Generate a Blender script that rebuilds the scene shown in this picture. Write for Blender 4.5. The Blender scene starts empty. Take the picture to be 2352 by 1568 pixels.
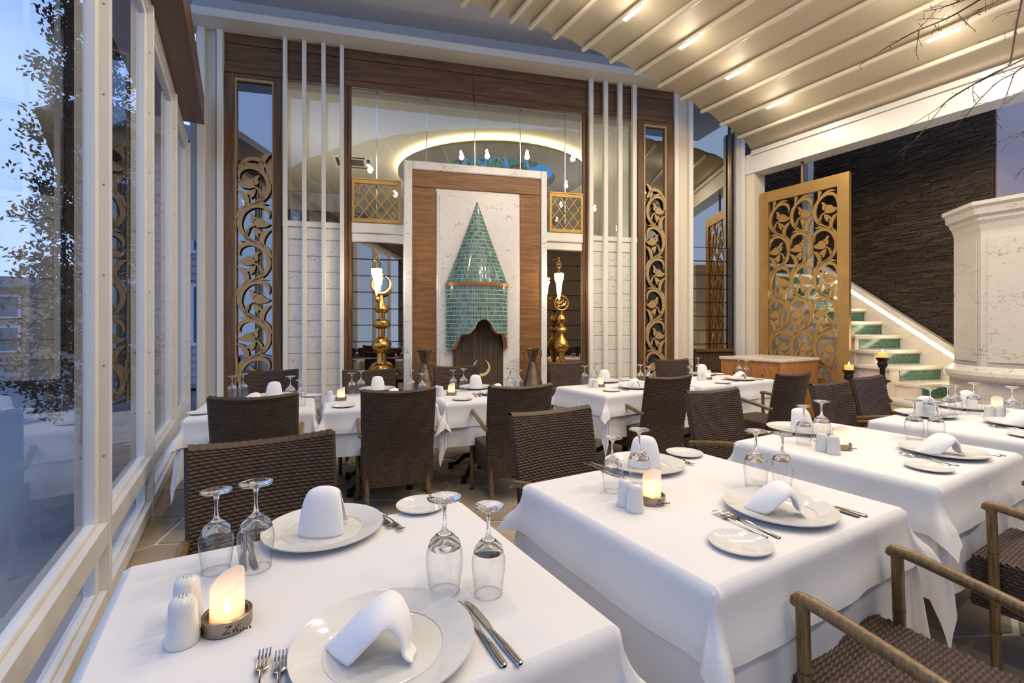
import bpy, bmesh, math, random
from mathutils import Vector, Matrix
C = bpy.context.scene.collection
R = math.radians
PI = math.pi
sin, cos = math.sin, math.cos

# ---------------------------------------------------------------- camera
H, F, CX, CY = 1.34, 1085.0, 1176.0, 750.0
cam_d = bpy.data.cameras.new('camera'); cam = bpy.data.objects.new('camera', cam_d); C.objects.link(cam)
cam.location = (0, 0, H); cam.rotation_euler = (R(90), 0, 0)
cam_d.sensor_width = 36; cam_d.lens = F / 2352 * 36; cam_d.shift_y = -34 / 2352
cam_d.clip_start = 0.02; cam_d.clip_end = 300
bpy.context.scene.camera = cam
sc = bpy.context.scene
sc.view_settings.view_transform = 'Standard'; sc.view_settings.look = 'None'
sc.view_settings.gamma = 1; sc.view_settings.use_curve_mapping = False
sc.view_settings.exposure = 0.0
sc.cycles.max_bounces = 9; sc.cycles.transparent_max_bounces = 24; sc.cycles.glossy_bounces = 5
sc.cycles.transmission_bounces = 8; sc.cycles.diffuse_bounces = 4
sc.cycles.caustics_refractive = False; sc.cycles.caustics_reflective = False
sc.cycles.sample_clamp_indirect = 4.0
sc.cycles.use_denoising = True; sc.cycles.adaptive_threshold = 0.02

# ---------------------------------------------------------------- dusk sky
world = bpy.data.worlds.new('dusk'); sc.world = world; world.use_nodes = True
nt = world.node_tree; nt.nodes.clear()
tc = nt.nodes.new('ShaderNodeTexCoord'); sx = nt.nodes.new('ShaderNodeSeparateXYZ')
cr = nt.nodes.new('ShaderNodeValToRGB'); bg = nt.nodes.new('ShaderNodeBackground'); wo = nt.nodes.new('ShaderNodeOutputWorld')
cr.color_ramp.elements[0].position = 0.0; cr.color_ramp.elements[0].color = (.42, .58, .92, 1)
cr.color_ramp.elements[1].position = 0.8; cr.color_ramp.elements[1].color = (.24, .42, .88, 1)
nt.links.new(tc.outputs['Generated'], sx.inputs[0]); nt.links.new(sx.outputs['Z'], cr.inputs[0])
nt.links.new(cr.outputs[0], bg.inputs[0]); nt.links.new(bg.outputs[0], wo.inputs[0])
bg.inputs[1].default_value = 1.6

# ---------------------------------------------------------------- frames of the place
RA = R(30)                                   # the terrace grid: v across, u away along the window wall
WA = math.atan2(.2407, .9706)                # the back wall runs a little askew
def VU(v, u, z=0): return Vector((cos(RA)*v - sin(RA)*u, sin(RA)*v + cos(RA)*u, z))
def at(px, py, z):                           # a point seen at a pixel, on the level z
    Y = F*(H - z)/(py - CY); X = (px - CX)/F*Y
    return Vector((X, Y, z))
def atvu(px, py, z):
    p = at(px, py, z); return (cos(RA)*p.x + sin(RA)*p.y, -sin(RA)*p.x + cos(RA)*p.y)
def wsz(px, py, n=0.0):                      # along / up the back wall, n = distance in front of it
    # wall plane at distance n: point = W0 + s*e + n*nw
    ex, ey = cos(WA), sin(WA); t = (px - CX)/F
    # X = s*ex + n*ey ; Y = 6.995 + s*ey - n*ex ; X = t*Y
    s = (t*(6.995 - n*ex) - n*ey)/(ex - t*ey)
    Y = 6.995 + s*ey - n*ex
    return s, H - (py - CY)*Y/F
def ws(px, n=0.0): return wsz(px, CY, n)[0]
def WP(s, n, z): return Vector((s*cos(WA) + n*sin(WA), 6.995 + s*sin(WA) - n*cos(WA), z))

# ---------------------------------------------------------------- helpers
def link(o): C.objects.link(o); return o
def tag(o, label=None, cat=None, group=None, kind=None):
    if label: o['label'] = label
    if cat: o['category'] = cat
    if group: o['group'] = group
    if kind: o['kind'] = kind
    return o
def thing(name, label, cat, loc=(0, 0, 0), rz=0, group=None, kind=None):
    o = bpy.data.objects.new(name, None); o.empty_display_size = .05; link(o)
    o.location = loc; o.rotation_euler = (0, 0, rz)
    return tag(o, label, cat, group, kind)
class MB:
    def __init__(s): s.v = []; s.f = []
    def add(s, vs, fs):
        b = len(s.v); s.v += [tuple(v) for v in vs]; s.f += [tuple(i + b for i in f) for f in fs]; return s
    def box(s, x0, x1, y0, y1, z0, z1):
        return s.add([(x0,y0,z0),(x1,y0,z0),(x1,y1,z0),(x0,y1,z0),(x0,y0,z1),(x1,y0,z1),(x1,y1,z1),(x0,y1,z1)],
                     [(0,3,2,1),(4,5,6,7),(0,1,5,4),(1,2,6,5),(2,3,7,6),(3,0,4,7)])
    def cbox(s, x0, x1, y0, y1, z0, z1, c=.004):     # box with chamfered front (−y) edges
        vs = [(x0,y1,z0),(x1,y1,z0),(x1,y1,z1),(x0,y1,z1),(x0,y0+c,z0),(x1,y0+c,z0),(x1,y0+c,z1),(x0,y0+c,z1),
              (x0+c,y0,z0+c),(x1-c,y0,z0+c),(x1-c,y0,z1-c),(x0+c,y0,z1-c)]
        return s.add(vs, [(0,1,2,3)[::-1],(0,1,5,4),(1,2,6,5),(2,3,7,6),(3,0,4,7),(4,5,9,8),(5,6,10,9),(6,7,11,10),(7,4,8,11),(8,9,10,11)])
    def hexa(s, p):  # 8 points, bottom ring then top ring
        return s.add(p, [(0,3,2,1),(4,5,6,7),(0,1,5,4),(1,2,6,5),(2,3,7,6),(3,0,4,7)])
    def tube(s, pts, r, n=8, cap=True, closed=False):
        pts = [Vector(p) for p in pts]; m = len(pts); rr = r if isinstance(r, (list, tuple)) else [r]*m
        b = len(s.v); up = Vector((0, 0, 1)); prev = None
        for i, p in enumerate(pts):
            if closed: d = pts[(i+1) % m] - pts[i-1]
            else: d = pts[min(i+1, m-1)] - pts[max(i-1, 0)]
            if d.length < 1e-9: d = Vector((0, 0, 1))
            d.normalize()
            if prev is None:
                a = up if abs(d.dot(up)) < .9 else Vector((1, 0, 0))
                x = d.cross(a).normalized()
            else:
                x = (prev - d*prev.dot(d)); x = x.normalized() if x.length > 1e-6 else d.orthogonal().normalized()
            prev = x; y = d.cross(x)
            for k in range(n):
                a = 2*PI*k/n; s.v.append(tuple(p + (x*cos(a) + y*sin(a))*rr[i]))
        e = m if closed else m - 1
        for i in range(e):
            for k in range(n):
                a = b + i*n + k; a2 = b + i*n + (k+1) % n; c = b + ((i+1) % m)*n + k; c2 = b + ((i+1) % m)*n + (k+1) % n
                s.f.append((a, a2, c2, c))
        if cap and not closed:
            s.f.append(tuple(b + k for k in range(n))[::-1]); s.f.append(tuple(b + (m-1)*n + k for k in range(n)))
        return s
    def lathe(s, prof, n=24, c=(0, 0, 0), a0=0, a1=2*PI, sx=1, sy=1):
        full = abs(a1 - a0 - 2*PI) < 1e-6; k = n if full else n + 1; b = len(s.v)
        for r, z in prof:
            for i in range(k):
                a = a0 + (a1 - a0)*i/n; s.v.append((c[0] + r*cos(a)*sx, c[1] + r*sin(a)*sy, c[2] + z))
        for j in range(len(prof) - 1):
            for i in range(n):
                i2 = (i+1) % k
                s.f.append((b + j*k + i, b + j*k + i2, b + (j+1)*k + i2, b + (j+1)*k + i))
        if full:
            if prof[0][0] > 1e-6: s.f.append(tuple(b + i for i in range(k))[::-1]) if s.capb else None
            if prof[-1][0] > 1e-6: s.f.append(tuple(b + (len(prof)-1)*k + i for i in range(k))) if s.capt else None
        return s
    capb = capt = False
    def prism(s, poly, y0, y1, axis='y'):       # poly in (x,z), extruded along y
        n = len(poly); b = len(s.v)
        for y in (y0, y1):
            for x, z in poly: s.v.append((x, y, z) if axis == 'y' else (x, z, y))
        s.f.append(tuple(range(b, b+n))); s.f.append(tuple(range(b+n, b+2*n))[::-1])
        for i in range(n): s.f.append((b+i, b+n+i, b+n+(i+1) % n, b+(i+1) % n))
        return s
    def ribbon(s, pts, wid, y0, y1):            # variable width stroke in the xz plane, extruded y0..y1
        n = len(pts); b = len(s.v); L = []; Rr = []
        for i, (x, z) in enumerate(pts):
            a = pts[max(i-1, 0)]; c = pts[min(i+1, n-1)]; dx, dz = c[0]-a[0], c[1]-a[1]; l = math.hypot(dx, dz) or 1
            nx, nz = -dz/l, dx/l; w = wid[i]/2
            L.append((x+nx*w, z+nz*w)); Rr.append((x-nx*w, z-nz*w))
        for i in range(n):
            for (x, z) in (L[i], Rr[i]):
                for y in (y0, y1): s.v.append((x, y, z))
        for i in range(n-1):
            a = b+4*i; c = a+4
            s.f += [(a, a+2, c+2, c), (a+1, c+1, c+3, a+3), (a, c, c+1, a+1), (a+2, a+3, c+3, c+2)]
        s.f += [(b, b+1, b+3, b+2), (b+4*n-4, b+4*n-2, b+4*n-1, b+4*n-3)]
        return s
    def grid(s, P, closed_u=False):             # P[i][j] -> points
        m = len(P); n = len(P[0]); b = len(s.v)
        for r in P:
            for p in r: s.v.append(tuple(p))
        for i in range(m-1 if not closed_u else m):
            for j in range(n-1):
                i2 = (i+1) % m
                s.f.append((b+i*n+j, b+i2*n+j, b+i2*n+j+1, b+i*n+j+1))
        return s
    def mesh(s, name, mat=None, smooth=35):
        me = bpy.data.meshes.new(name); me.from_pydata(s.v, [], s.f)
        if mat: me.materials.append(mat)
        me.validate()
        bm = bmesh.new(); bm.from_mesh(me); bmesh.ops.recalc_face_normals(bm, faces=bm.faces); bm.to_mesh(me); bm.free()
        if smooth:
            for p in me.polygons: p.use_smooth = True
            try: me.set_sharp_from_angle(angle=R(smooth))
            except Exception: pass
        return me
    def build(s, name, mat, parent=None, smooth=35, **kw):
        o = link(bpy.data.objects.new(name, s.mesh(name, mat, smooth)))
        if parent: o.parent = parent
        for k, v in kw.items(): o[k] = v
        return o
def put(name, me, parent=None, loc=(0, 0, 0), rz=0, **kw):
    o = link(bpy.data.objects.new(name, me)); o.location = loc; o.rotation_euler = (0, 0, rz)
    if parent: o.parent = parent
    for k, v in kw.items(): o[k] = v
    return o
def copy_tree(o, parent=None):
    c = o.copy(); C.objects.link(c)
    if parent: c.parent = parent
    for ch in list(o.children): copy_tree(ch, c)
    return c
def solid(o, t, off=-1):
    m = o.modifiers.new('s', 'SOLIDIFY'); m.thickness = t; m.offset = off; return o
def bevel(o, w, seg=2):
    m = o.modifiers.new('b', 'BEVEL'); m.width = w; m.segments = seg; m.limit_method = 'ANGLE'; m.angle_limit = R(40); return o
def catmull(pts, k=6):
    out = []; n = len(pts)
    for i in range(n-1):
        p0, p1, p2, p3 = pts[max(i-1, 0)], pts[i], pts[i+1], pts[min(i+2, n-1)]
        for j in range(k):
            t = j/k
            out.append(tuple(.5*((2*b) + (c-a)*t + (2*a-5*b+4*c-d)*t*t + (-a+3*b-3*c+d)*t**3) for a, b, c, d in zip(p0, p1, p2, p3)))
    out.append(tuple(pts[-1])); return out

# ---------------------------------------------------------------- materials
MT = {}
def srgb(r, g, b):
    f = lambda c: (c/255/12.92) if c/255 <= .04045 else ((c/255+.055)/1.055)**2.4
    return (f(r), f(g), f(b), 1)
def mat(name, col, rough=.5, metal=0, spec=.5, bump=None, bscale=50, bstr=.2, var=0, vscale=3, **kw):
    m = bpy.data.materials.new(name); m.use_nodes = True; t = m.node_tree; b = t.nodes['Principled BSDF']
    b.inputs['Base Color'].default_value = col; b.inputs['Roughness'].default_value = rough
    b.inputs['Metallic'].default_value = metal; b.inputs['Specular IOR Level'].default_value = spec
    for k, v in kw.items(): b.inputs[k].default_value = v
    if var or bump:
        tcn = t.nodes.new('ShaderNodeTexCoord')
    if var:
        n = t.nodes.new('ShaderNodeTexNoise'); n.inputs['Scale'].default_value = vscale; n.inputs['Detail'].default_value = 5
        t.links.new(tcn.outputs['Object'], n.inputs['Vector'])
        r = t.nodes.new('ShaderNodeValToRGB')
        r.color_ramp.elements[0].position = .3; r.color_ramp.elements[1].position = .7
        r.color_ramp.elements[0].color = tuple(c*(1-var) for c in col[:3]) + (1,)
        r.color_ramp.elements[1].color = tuple(min(1, c*(1+var)) for c in col[:3]) + (1,)
        t.links.new(n.outputs['Fac'], r.inputs[0]); t.links.new(r.outputs[0], b.inputs['Base Color'])
    if bump:
        n = t.nodes.new('ShaderNodeTexNoise'); n.inputs['Scale'].default_value = bscale; n.inputs['Detail'].default_value = 4
        t.links.new(tcn.outputs['Object'], n.inputs['Vector'])
        bp = t.nodes.new('ShaderNodeBump'); bp.inputs['Strength'].default_value = bstr; bp.inputs['Distance'].default_value = .005
        t.links.new(n.outputs['Fac'], bp.inputs['Height']); t.links.new(bp.outputs[0], b.inputs['Normal'])
    MT[name] = m; return m
def wood(name, c1, c2, scale, rough=.45):
    m = mat(name, c1, rough); t = m.node_tree; b = t.nodes['Principled BSDF']
    tcn = t.nodes.new('ShaderNodeTexCoord'); mp = t.nodes.new('ShaderNodeMapping'); mp.inputs['Scale'].default_value = scale
    n = t.nodes.new('ShaderNodeTexNoise'); n.inputs['Scale'].default_value = 4; n.inputs['Detail'].default_value = 8; n.inputs['Distortion'].default_value = .6
    r = t.nodes.new('ShaderNodeValToRGB'); r.color_ramp.elements[0].position = .32; r.color_ramp.elements[1].position = .68
    r.color_ramp.elements[0].color = c1; r.color_ramp.elements[1].color = c2
    bp = t.nodes.new('ShaderNodeBump'); bp.inputs['Strength'].default_value = .15; bp.inputs['Distance'].default_value = .003
    t.links.new(tcn.outputs['Object'], mp.inputs[0]); t.links.new(mp.outputs[0], n.inputs['Vector']); t.links.new(n.outputs['Fac'], r.inputs[0])
    t.links.new(r.outputs[0], b.inputs['Base Color']); t.links.new(n.outputs['Fac'], bp.inputs['Height']); t.links.new(bp.outputs[0], b.inputs['Normal'])
    return m
def marble(name, base, vein, rough=.2, speck=True, sc_=1.0):
    m = mat(name, base, rough); t = m.node_tree; b = t.nodes['Principled BSDF']; L = t.links.new
    tcn = t.nodes.new('ShaderNodeTexCoord'); mp = t.nodes.new('ShaderNodeMapping')
    mp.inputs['Rotation'].default_value = (.3, .5, .4); mp.inputs['Scale'].default_value = (sc_, sc_, sc_*2.2)
    L(tcn.outputs['Object'], mp.inputs[0])
    n = t.nodes.new('ShaderNodeTexNoise'); n.inputs['Scale'].default_value = 2.2; n.inputs['Detail'].default_value = 10; n.inputs['Distortion'].default_value = .35
    L(mp.outputs[0], n.inputs['Vector'])
    r = t.nodes.new('ShaderNodeValToRGB'); e = r.color_ramp.elements
    e[0].position = .49; e[0].color = (0, 0, 0, 1); e[1].position = .5; e[1].color = (.8, .8, .8, 1); x = e.new(.508); x.color = (0, 0, 0, 1)
    L(n.outputs['Fac'], r.inputs[0])
    n2 = t.nodes.new('ShaderNodeTexNoise'); n2.inputs['Scale'].default_value = 3.5; n2.inputs['Detail'].default_value = 3; L(mp.outputs[0], n2.inputs['Vector'])
    r2 = t.nodes.new('ShaderNodeValToRGB'); r2.color_ramp.elements[0].position = .5; r2.color_ramp.elements[1].position = .62; L(n2.outputs['Fac'], r2.inputs[0])
    mu = t.nodes.new('ShaderNodeMath'); mu.operation = 'MULTIPLY'; L(r.outputs[0], mu.inputs[0]); L(r2.outputs[0], mu.inputs[1])
    n3 = t.nodes.new('ShaderNodeTexNoise'); n3.inputs['Scale'].default_value = 26; n3.inputs['Detail'].default_value = 3; L(mp.outputs[0], n3.inputs['Vector'])
    r3 = t.nodes.new('ShaderNodeValToRGB'); r3.color_ramp.elements[0].position = .65; r3.color_ramp.elements[1].position = .72; L(n3.outputs['Fac'], r3.inputs[0])
    mx = t.nodes.new('ShaderNodeMath'); mx.operation = 'MAXIMUM'; L(mu.outputs[0], mx.inputs[0]); L(r3.outputs[0], mx.inputs[1])
    mc = t.nodes.new('ShaderNodeMix'); mc.data_type = 'RGBA'; L(mx.outputs[0], mc.inputs[0]); mc.inputs[6].default_value = base; mc.inputs[7].default_value = vein
    L(mc.outputs[2], b.inputs['Base Color']); return m
def emit(name, col, s):
    m = bpy.data.materials.new(name); m.use_nodes = True; t = m.node_tree; t.nodes.clear()
    e = t.nodes.new('ShaderNodeEmission'); o = t.nodes.new('ShaderNodeOutputMaterial')
    e.inputs[0].default_value = col; e.inputs[1].default_value = s; t.links.new(e.outputs[0], o.inputs[0]); MT[name] = m; return m
def pane(name, tint=(1, 1, 1, 1), rough=0.0, ior=1.5, refl=(1, 1, 1, 1), extra=0.0):   # thin sheet: clear by its Fresnel share, mirror by the rest
    m = bpy.data.materials.new(name); m.use_nodes = True; t = m.node_tree; t.nodes.clear(); L = t.links.new
    tr = t.nodes.new('ShaderNodeBsdfTransparent'); tr.inputs[0].default_value = tint
    g = t.nodes.new('ShaderNodeBsdfGlossy'); g.inputs['Roughness'].default_value = rough; g.inputs[0].default_value = refl
    fr = t.nodes.new('ShaderNodeLayerWeight'); fr.inputs[0].default_value = .5
    pw = t.nodes.new('ShaderNodeMath'); pw.operation = 'POWER'; pw.inputs[1].default_value = 5; L(fr.outputs['Facing'], pw.inputs[0])   # Schlick
    a = t.nodes.new('ShaderNodeMath'); a.operation = 'MULTIPLY_ADD'; a.use_clamp = True; a.inputs[1].default_value = .92; a.inputs[2].default_value = .06 + extra
    mx = t.nodes.new('ShaderNodeMixShader'); o = t.nodes.new('ShaderNodeOutputMaterial')
    L(pw.outputs[0], a.inputs[0]); L(a.outputs[0], mx.inputs[0]); L(tr.outputs[0], mx.inputs[1]); L(g.outputs[0], mx.inputs[2]); L(mx.outputs[0], o.inputs[0])
    if name == 'bowl':      # slanting paths cross more glass
        sq = t.nodes.new('ShaderNodeMath'); sq.operation = 'POWER'; sq.inputs[1].default_value = 3; L(fr.outputs['Facing'], sq.inputs[0])
        mc = t.nodes.new('ShaderNodeMix'); mc.data_type = 'RGBA'; mc.inputs[6].default_value = tint; mc.inputs[7].default_value = (.42, .42, .44, 1)
        L(sq.outputs[0], mc.inputs[0]); L(mc.outputs[2], tr.inputs[0])
    MT[name] = m; return m

M = MT
mat('white_paint', srgb(226, 222, 212), .35, bump=1, bscale=60, bstr=.05)
mat('white_alu', srgb(214, 213, 211), .3, var=.03, vscale=6)
mat('cream_panel', srgb(214, 204, 186), .5)
mat('awning', srgb(218, 206, 182), .5, bump=1, bscale=300, bstr=.15)
mat('rib', srgb(238, 230, 210), .2)
mat('grey_soffit', srgb(205, 205, 208), .8)
mat('cove_grey', srgb(130, 128, 126), .8)
mat('brown_beam', srgb(92, 60, 40), .35)
wood('oak_wall', srgb(72, 47, 24), srgb(114, 78, 42), (.6, 3, 9))
wood('oak_vert', srgb(72, 47, 24), srgb(114, 78, 42), (9, 3, .6))
wood('oak_light', srgb(106, 70, 36), srgb(146, 101, 56), (.8, 3, 8))
wood('oak_cab', srgb(150, 98, 52), srgb(186, 130, 78), (8, 8, .8), .35)
wood('wenge', srgb(44, 36, 28), srgb(92, 72, 50), (16, 8, .35), .6)
marble('marble', srgb(226, 222, 216), srgb(120, 116, 112))
marble('marble_col', srgb(204, 199, 193), srgb(126, 116, 108), .3)
marble('marble_warm', srgb(225, 214, 200), srgb(150, 136, 120), .25)
mat('gold_paint', srgb(176, 140, 82), .38, .55, bump=1, bscale=30, bstr=.1, var=.12, vscale=4)
mat('gold_mdf', srgb(170, 142, 98), .5, .15, var=.06, vscale=5)
mat('gold_leaf', srgb(204, 156, 82), .22, 1, bump=1, bscale=22, bstr=.35, var=.25, vscale=9)
mat('copper', srgb(108, 92, 74), .38, .9, bump=1, bscale=40, bstr=.4, var=.3, vscale=10)
mat('copper_band', srgb(150, 98, 60), .45, .3)
mat('tile_green', srgb(66, 112, 104), .12, var=.28, vscale=14)
mat('tile_stair', srgb(60, 116, 98), .12, var=.15, vscale=14)
mat('grout', srgb(186, 204, 194), .8)
mat('rattan', srgb(64, 47, 35), .48, var=.25, vscale=30, spec=.35)
wood('bamboo', srgb(84, 66, 36), srgb(132, 104, 60), (30, 30, 3), .35)
mat('bamboo_node', srgb(70, 40, 20), .5)
mat('cloth', srgb(214, 214, 217), .85, bump=1, bscale=240, bstr=.12, spec=.2)
mat('cloth_under', srgb(222, 222, 224), .85, bump=1, bscale=240, bstr=.12, spec=.2)
mat('napkin', srgb(226, 227, 231), .8, bump=1, bscale=300, bstr=.1, spec=.2)
mat('porcelain', srgb(212, 212, 210), .08, bump=1, bscale=14, bstr=.12)
mat('steel', srgb(200, 198, 194), .12, 1)
mat('steel_dark', srgb(150, 140, 128), .3, 1)
mat('iron', srgb(38, 34, 30), .4, .6)
mat('ink', srgb(50, 40, 34), .6)
mat('stone', srgb(160, 145, 124), .5, bump=1, bscale=18, bstr=.3, var=.22, vscale=3)
mat('joint', srgb(214, 208, 200), .8)
mat('plaster_pink', srgb(170, 152, 150), .8)
mat('plaster', srgb(196, 190, 176), .8)
mat('dark', srgb(26, 22, 20), .7); mat('far_room', srgb(96, 84, 72), .8)
mat('chrome', srgb(210, 210, 212), .15, 1)
mat('candle_wax', srgb(255, 190, 110), .5, **{'Emission Color': srgb(255, 160, 70), 'Emission Strength': .9})
emit('flame', srgb(255, 214, 150), 14)
emit('lamp', srgb(255, 240, 206), 22)
emit('lantern', srgb(255, 226, 170), 9)
emit('cove', srgb(255, 240, 190), 22)
emit('led', srgb(255, 244, 196), 11)
emit('blue_glow', srgb(40, 150, 235), 1.0)
emit('spot', srgb(255, 250, 230), 14)
mat('mirror', srgb(168, 160, 148), .01, 1)
mat('mirror_dark', srgb(150, 150, 152), .01, 1)
fr_ = mat('frost', srgb(250, 240, 232), .6); t = fr_.node_tree; L = t.links.new; b = t.nodes['Principled BSDF']
tl_ = t.nodes.new('ShaderNodeBsdfTranslucent'); tl_.inputs[0].default_value = srgb(255, 240, 226); tr_ = t.nodes.new('ShaderNodeBsdfTransparent'); m1 = t.nodes.new('ShaderNodeMixShader'); m2 = t.nodes.new('ShaderNodeMixShader')
m1.inputs[0].default_value = .6; m2.inputs[0].default_value = .45; L(b.outputs[0], m1.inputs[1]); L(tl_.outputs[0], m1.inputs[2]); L(m1.outputs[0], m2.inputs[1]); L(tr_.outputs[0], m2.inputs[2]); L(m2.outputs[0], t.nodes['Material Output'].inputs[0])
pane('pane', (.93, .96, .97, 1)); pane('bowl', (.97, .975, .98, 1), ior=1.45, extra=.01)
pane('pane_upper', (.9, .9, .88, 1), extra=.02)
g = mat('glass', (1, 1, 1, 1), 0.0, **{'Transmission Weight': 1.0, 'IOR': 1.47})
mat('slate', srgb(58, 46, 36), .6, bump=1, bscale=40, bstr=.5)
t = M['slate'].node_tree; L = t.links.new
oi = t.nodes.new('ShaderNodeNewGeometry'); rr = t.nodes.new('ShaderNodeValToRGB'); e = rr.color_ramp.elements
e[0].color = srgb(48, 36, 26); e[1].color = srgb(70, 60, 50)
for p, c in ((.3, (66, 48, 30)), (.55, (50, 42, 34)), (.75, (84, 62, 38)), (.88, (66, 50, 34))): x = e.new(p); x.color = srgb(*c)
rr.color_ramp.interpolation = 'CONSTANT'
L(oi.outputs['Random Per Island'], rr.inputs[0]); L(rr.outputs[0], t.nodes['Principled BSDF'].inputs['Base Color'])
for nm, lo, hi in (('tile_green', (58, 92, 90), (112, 142, 134)), ('tile_stair', (50, 92, 82), (88, 130, 112))):
    t = M[nm].node_tree; oi = t.nodes.new('ShaderNodeNewGeometry'); rr = t.nodes.new('ShaderNodeValToRGB')
    rr.color_ramp.elements[0].color = srgb(*lo); rr.color_ramp.elements[1].color = srgb(*hi)
    t.links.new(oi.outputs['Random Per Island'], rr.inputs[0]); t.links.new(rr.outputs[0], t.nodes['Principled BSDF'].inputs['Base Color'])
def lamp(kind, loc, power, col, size=.1, rot=None, sy=None, spread=None, parent=None):
    d = bpy.data.lights.new('bulb_or_fill', kind); d.energy = power; d.color = col[:3]
    if kind == 'AREA':
        d.size = size
        if sy: d.shape = 'RECTANGLE'; d.size_y = sy
        if spread: d.spread = spread
    else: d.shadow_soft_size = size
    o = link(bpy.data.objects.new('bulb_or_fill', d)); o.location = loc
    if rot: o.rotation_euler = rot
    if parent: o.parent = parent
    return o
WARM = (1, .85, .68)
# ================================================================ floor
def clip(poly, nx, ny, c):      # keep nx*x+ny*y <= c
    out = []
    for i in range(len(poly)):
        a, b = poly[i], poly[(i+1) % len(poly)]; da = nx*a[0]+ny*a[1]-c; db = nx*b[0]+ny*b[1]-c
        if da <= 0: out.append(a)
        if da*db < 0:
            t = da/(da-db); out.append((a[0]+(b[0]-a[0])*t, a[1]+(b[1]-a[1])*t))
    return out
fl = MB()
def quadvu(mb, v0, v1, u0, u1, z0, z1):
    p = [VU(v0,u0,z0), VU(v1,u0,z0), VU(v1,u1,z0), VU(v0,u1,z0), VU(v0,u0,z1), VU(v1,u0,z1), VU(v1,u1,z1), VU(v0,u1,z1)]
    mb.hexa(p); return mb
quadvu(fl, -.6, 12, -4, 9.5, -.15, -.008)
floor = fl.build('floor', M['joint'], smooth=0, kind='structure')
random.seed(4)
cs = []
for j in range(-1, 15):
    for i in range(-3, 18):
        v = -.4 + i*.66 + (.33 if j % 2 else 0) + random.uniform(-.13, .13); u = -.1 + j*.56 + random.uniform(-.12, .12)
        cs.append((v, u))
for (v, u) in cs:
    if not (-1.3 < v < 8.6 and -.2 < u < 7.2): continue
    if v > 3.2 and u < .6: continue
    poly = [(v-.9, u-.9), (v+.9, u-.9), (v+.9, u+.9), (v-.9, u+.9)]
    for (a, b) in cs:
        if (a, b) == (v, u) or abs(a-v) > 1.6 or abs(b-u) > 1.6: continue
        dx, dy = a-v, b-u; l = math.hypot(dx, dy); nx, ny = dx/l, dy/l
        poly = clip(poly, nx, ny, nx*(v+dx/2)+ny*(u+dy/2)-.014)
        if len(poly) < 3: break
    if len(poly) >= 3: poly = clip(poly, -1, 0, .565)
    if len(poly) < 3: continue
    n = len(poly); mb = MB(); top = [VU(x, y, 0) for x, y in poly]; bot = [VU(x, y, -.02) for x, y in poly]
    mb.add(top + bot, [tuple(range(n))] + [(i, n+i, n+(i+1) % n, (i+1) % n) for i in range(n)])
    mb.build('flagstone', M['stone'], floor, smooth=0)

# ================================================================ awning roof = ceiling
RP = [1061, 1127, 1172, 1216, 1272, 1338, 1401, 1459, 1512, 1563, 1610, 1654, 1695, 1727]
RY = [15, 36, 51, 66, 88, 116, 143, 170, 199, 228, 257, 287, 316, 352]
rv = []
for px, py in zip(RP, RY):
    tt = (px - CX)/F; Y = 4.7/(.866 - .5*tt); rv.append((Y*(.866*tt+.5), H - (py-CY)*Y/F))
rv = [(-.5, 4.2), (.05, 4.42), (.6, 4.58), (1.15, 4.7), (1.65, 4.77)] + rv
prof = []
for i in range(len(rv)-1):
    for k in range(5):
        q = k/5; (a, b), (c, d) = rv[i], rv[i+1]
        prof.append((a+(c-a)*q, b+(d-b)*q + .035 + .035*sin(PI*q)))
prof.append((rv[-1][0], rv[-1][1]+.035))
U0, U1 = -3.5, 4.7
ceiling = thing('ceiling', None, None, kind='structure')
fab = MB(); fab.grid([[VU(v, u, z) for v, z in prof] for u in [U0 + (U1-U0)*k/10 for k in range(11)]])
o = fab.build('awning_fabric', M['awning'], ceiling); solid(o, .008, 1)
for i, (v, z) in enumerate(rv[:-1]):
    r = MB(); r.tube([VU(v, U0, z), VU(v, U1-.02, z), VU(v, U1, z)], [.032, .032, .02], 12); r.build('awning_rib', M['rib'], ceiling)
r = MB(); quadvu(r, rv[-1][0]-.03, rv[-1][0]+.09, U0, U1, rv[-1][1]-.04, rv[-1][1]+.03); r.build('awning_end_rail', M['white_alu'], ceiling, smooth=0)
LW = {}
def awning_light(i, u, label, grp=None):
    v, z = rv[i+5]
    t_ = thing('awning_light', label, 'lamp', VU(v, u, z), RA, grp)
    m = MB(); m.box(-.018, .018, -.13, .13, -.05, -.03)
    m.build('light_strip', M['lamp'], t_, 0)
    m = MB(); m.box(-.024, .024, -.14, .14, -.0305, -.012); m.build('housing', M['white_alu'], t_, 0)
    lamp('AREA', (0, 0, -.06), LAMP_W*.55, WARM, .05, (0, 0, 0), .26, parent=t_, spread=R(175)); lamp('POINT', (0, 0, -.12), LAMP_W*.13, WARM, .05, parent=t_)
LAMP_W = 25
names = {(5, 0): 'bright strip light on awning rib, nearest the top edge of view', (7, 0): 'bright strip light on awning, second from the left in the diagonal row',
         (9, 0): 'bright strip light on awning, third of the diagonal row of four', (11, 0): 'bright strip light on awning, lowest one above the gold screen',
         (11, 1): 'large bright strip light on awning beside the bare branches at right'}
for i in (1, 3, 5, 7, 9, 11, -3):
    for k in range(4):
        u = 3.82 - 1.78*k
        if (i, k) in names: awning_light(i, u, names[(i, k)])
        else: awning_light(i, u, 'strip light on the awning outside the view', 'awning strip lights out of view')

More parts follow.
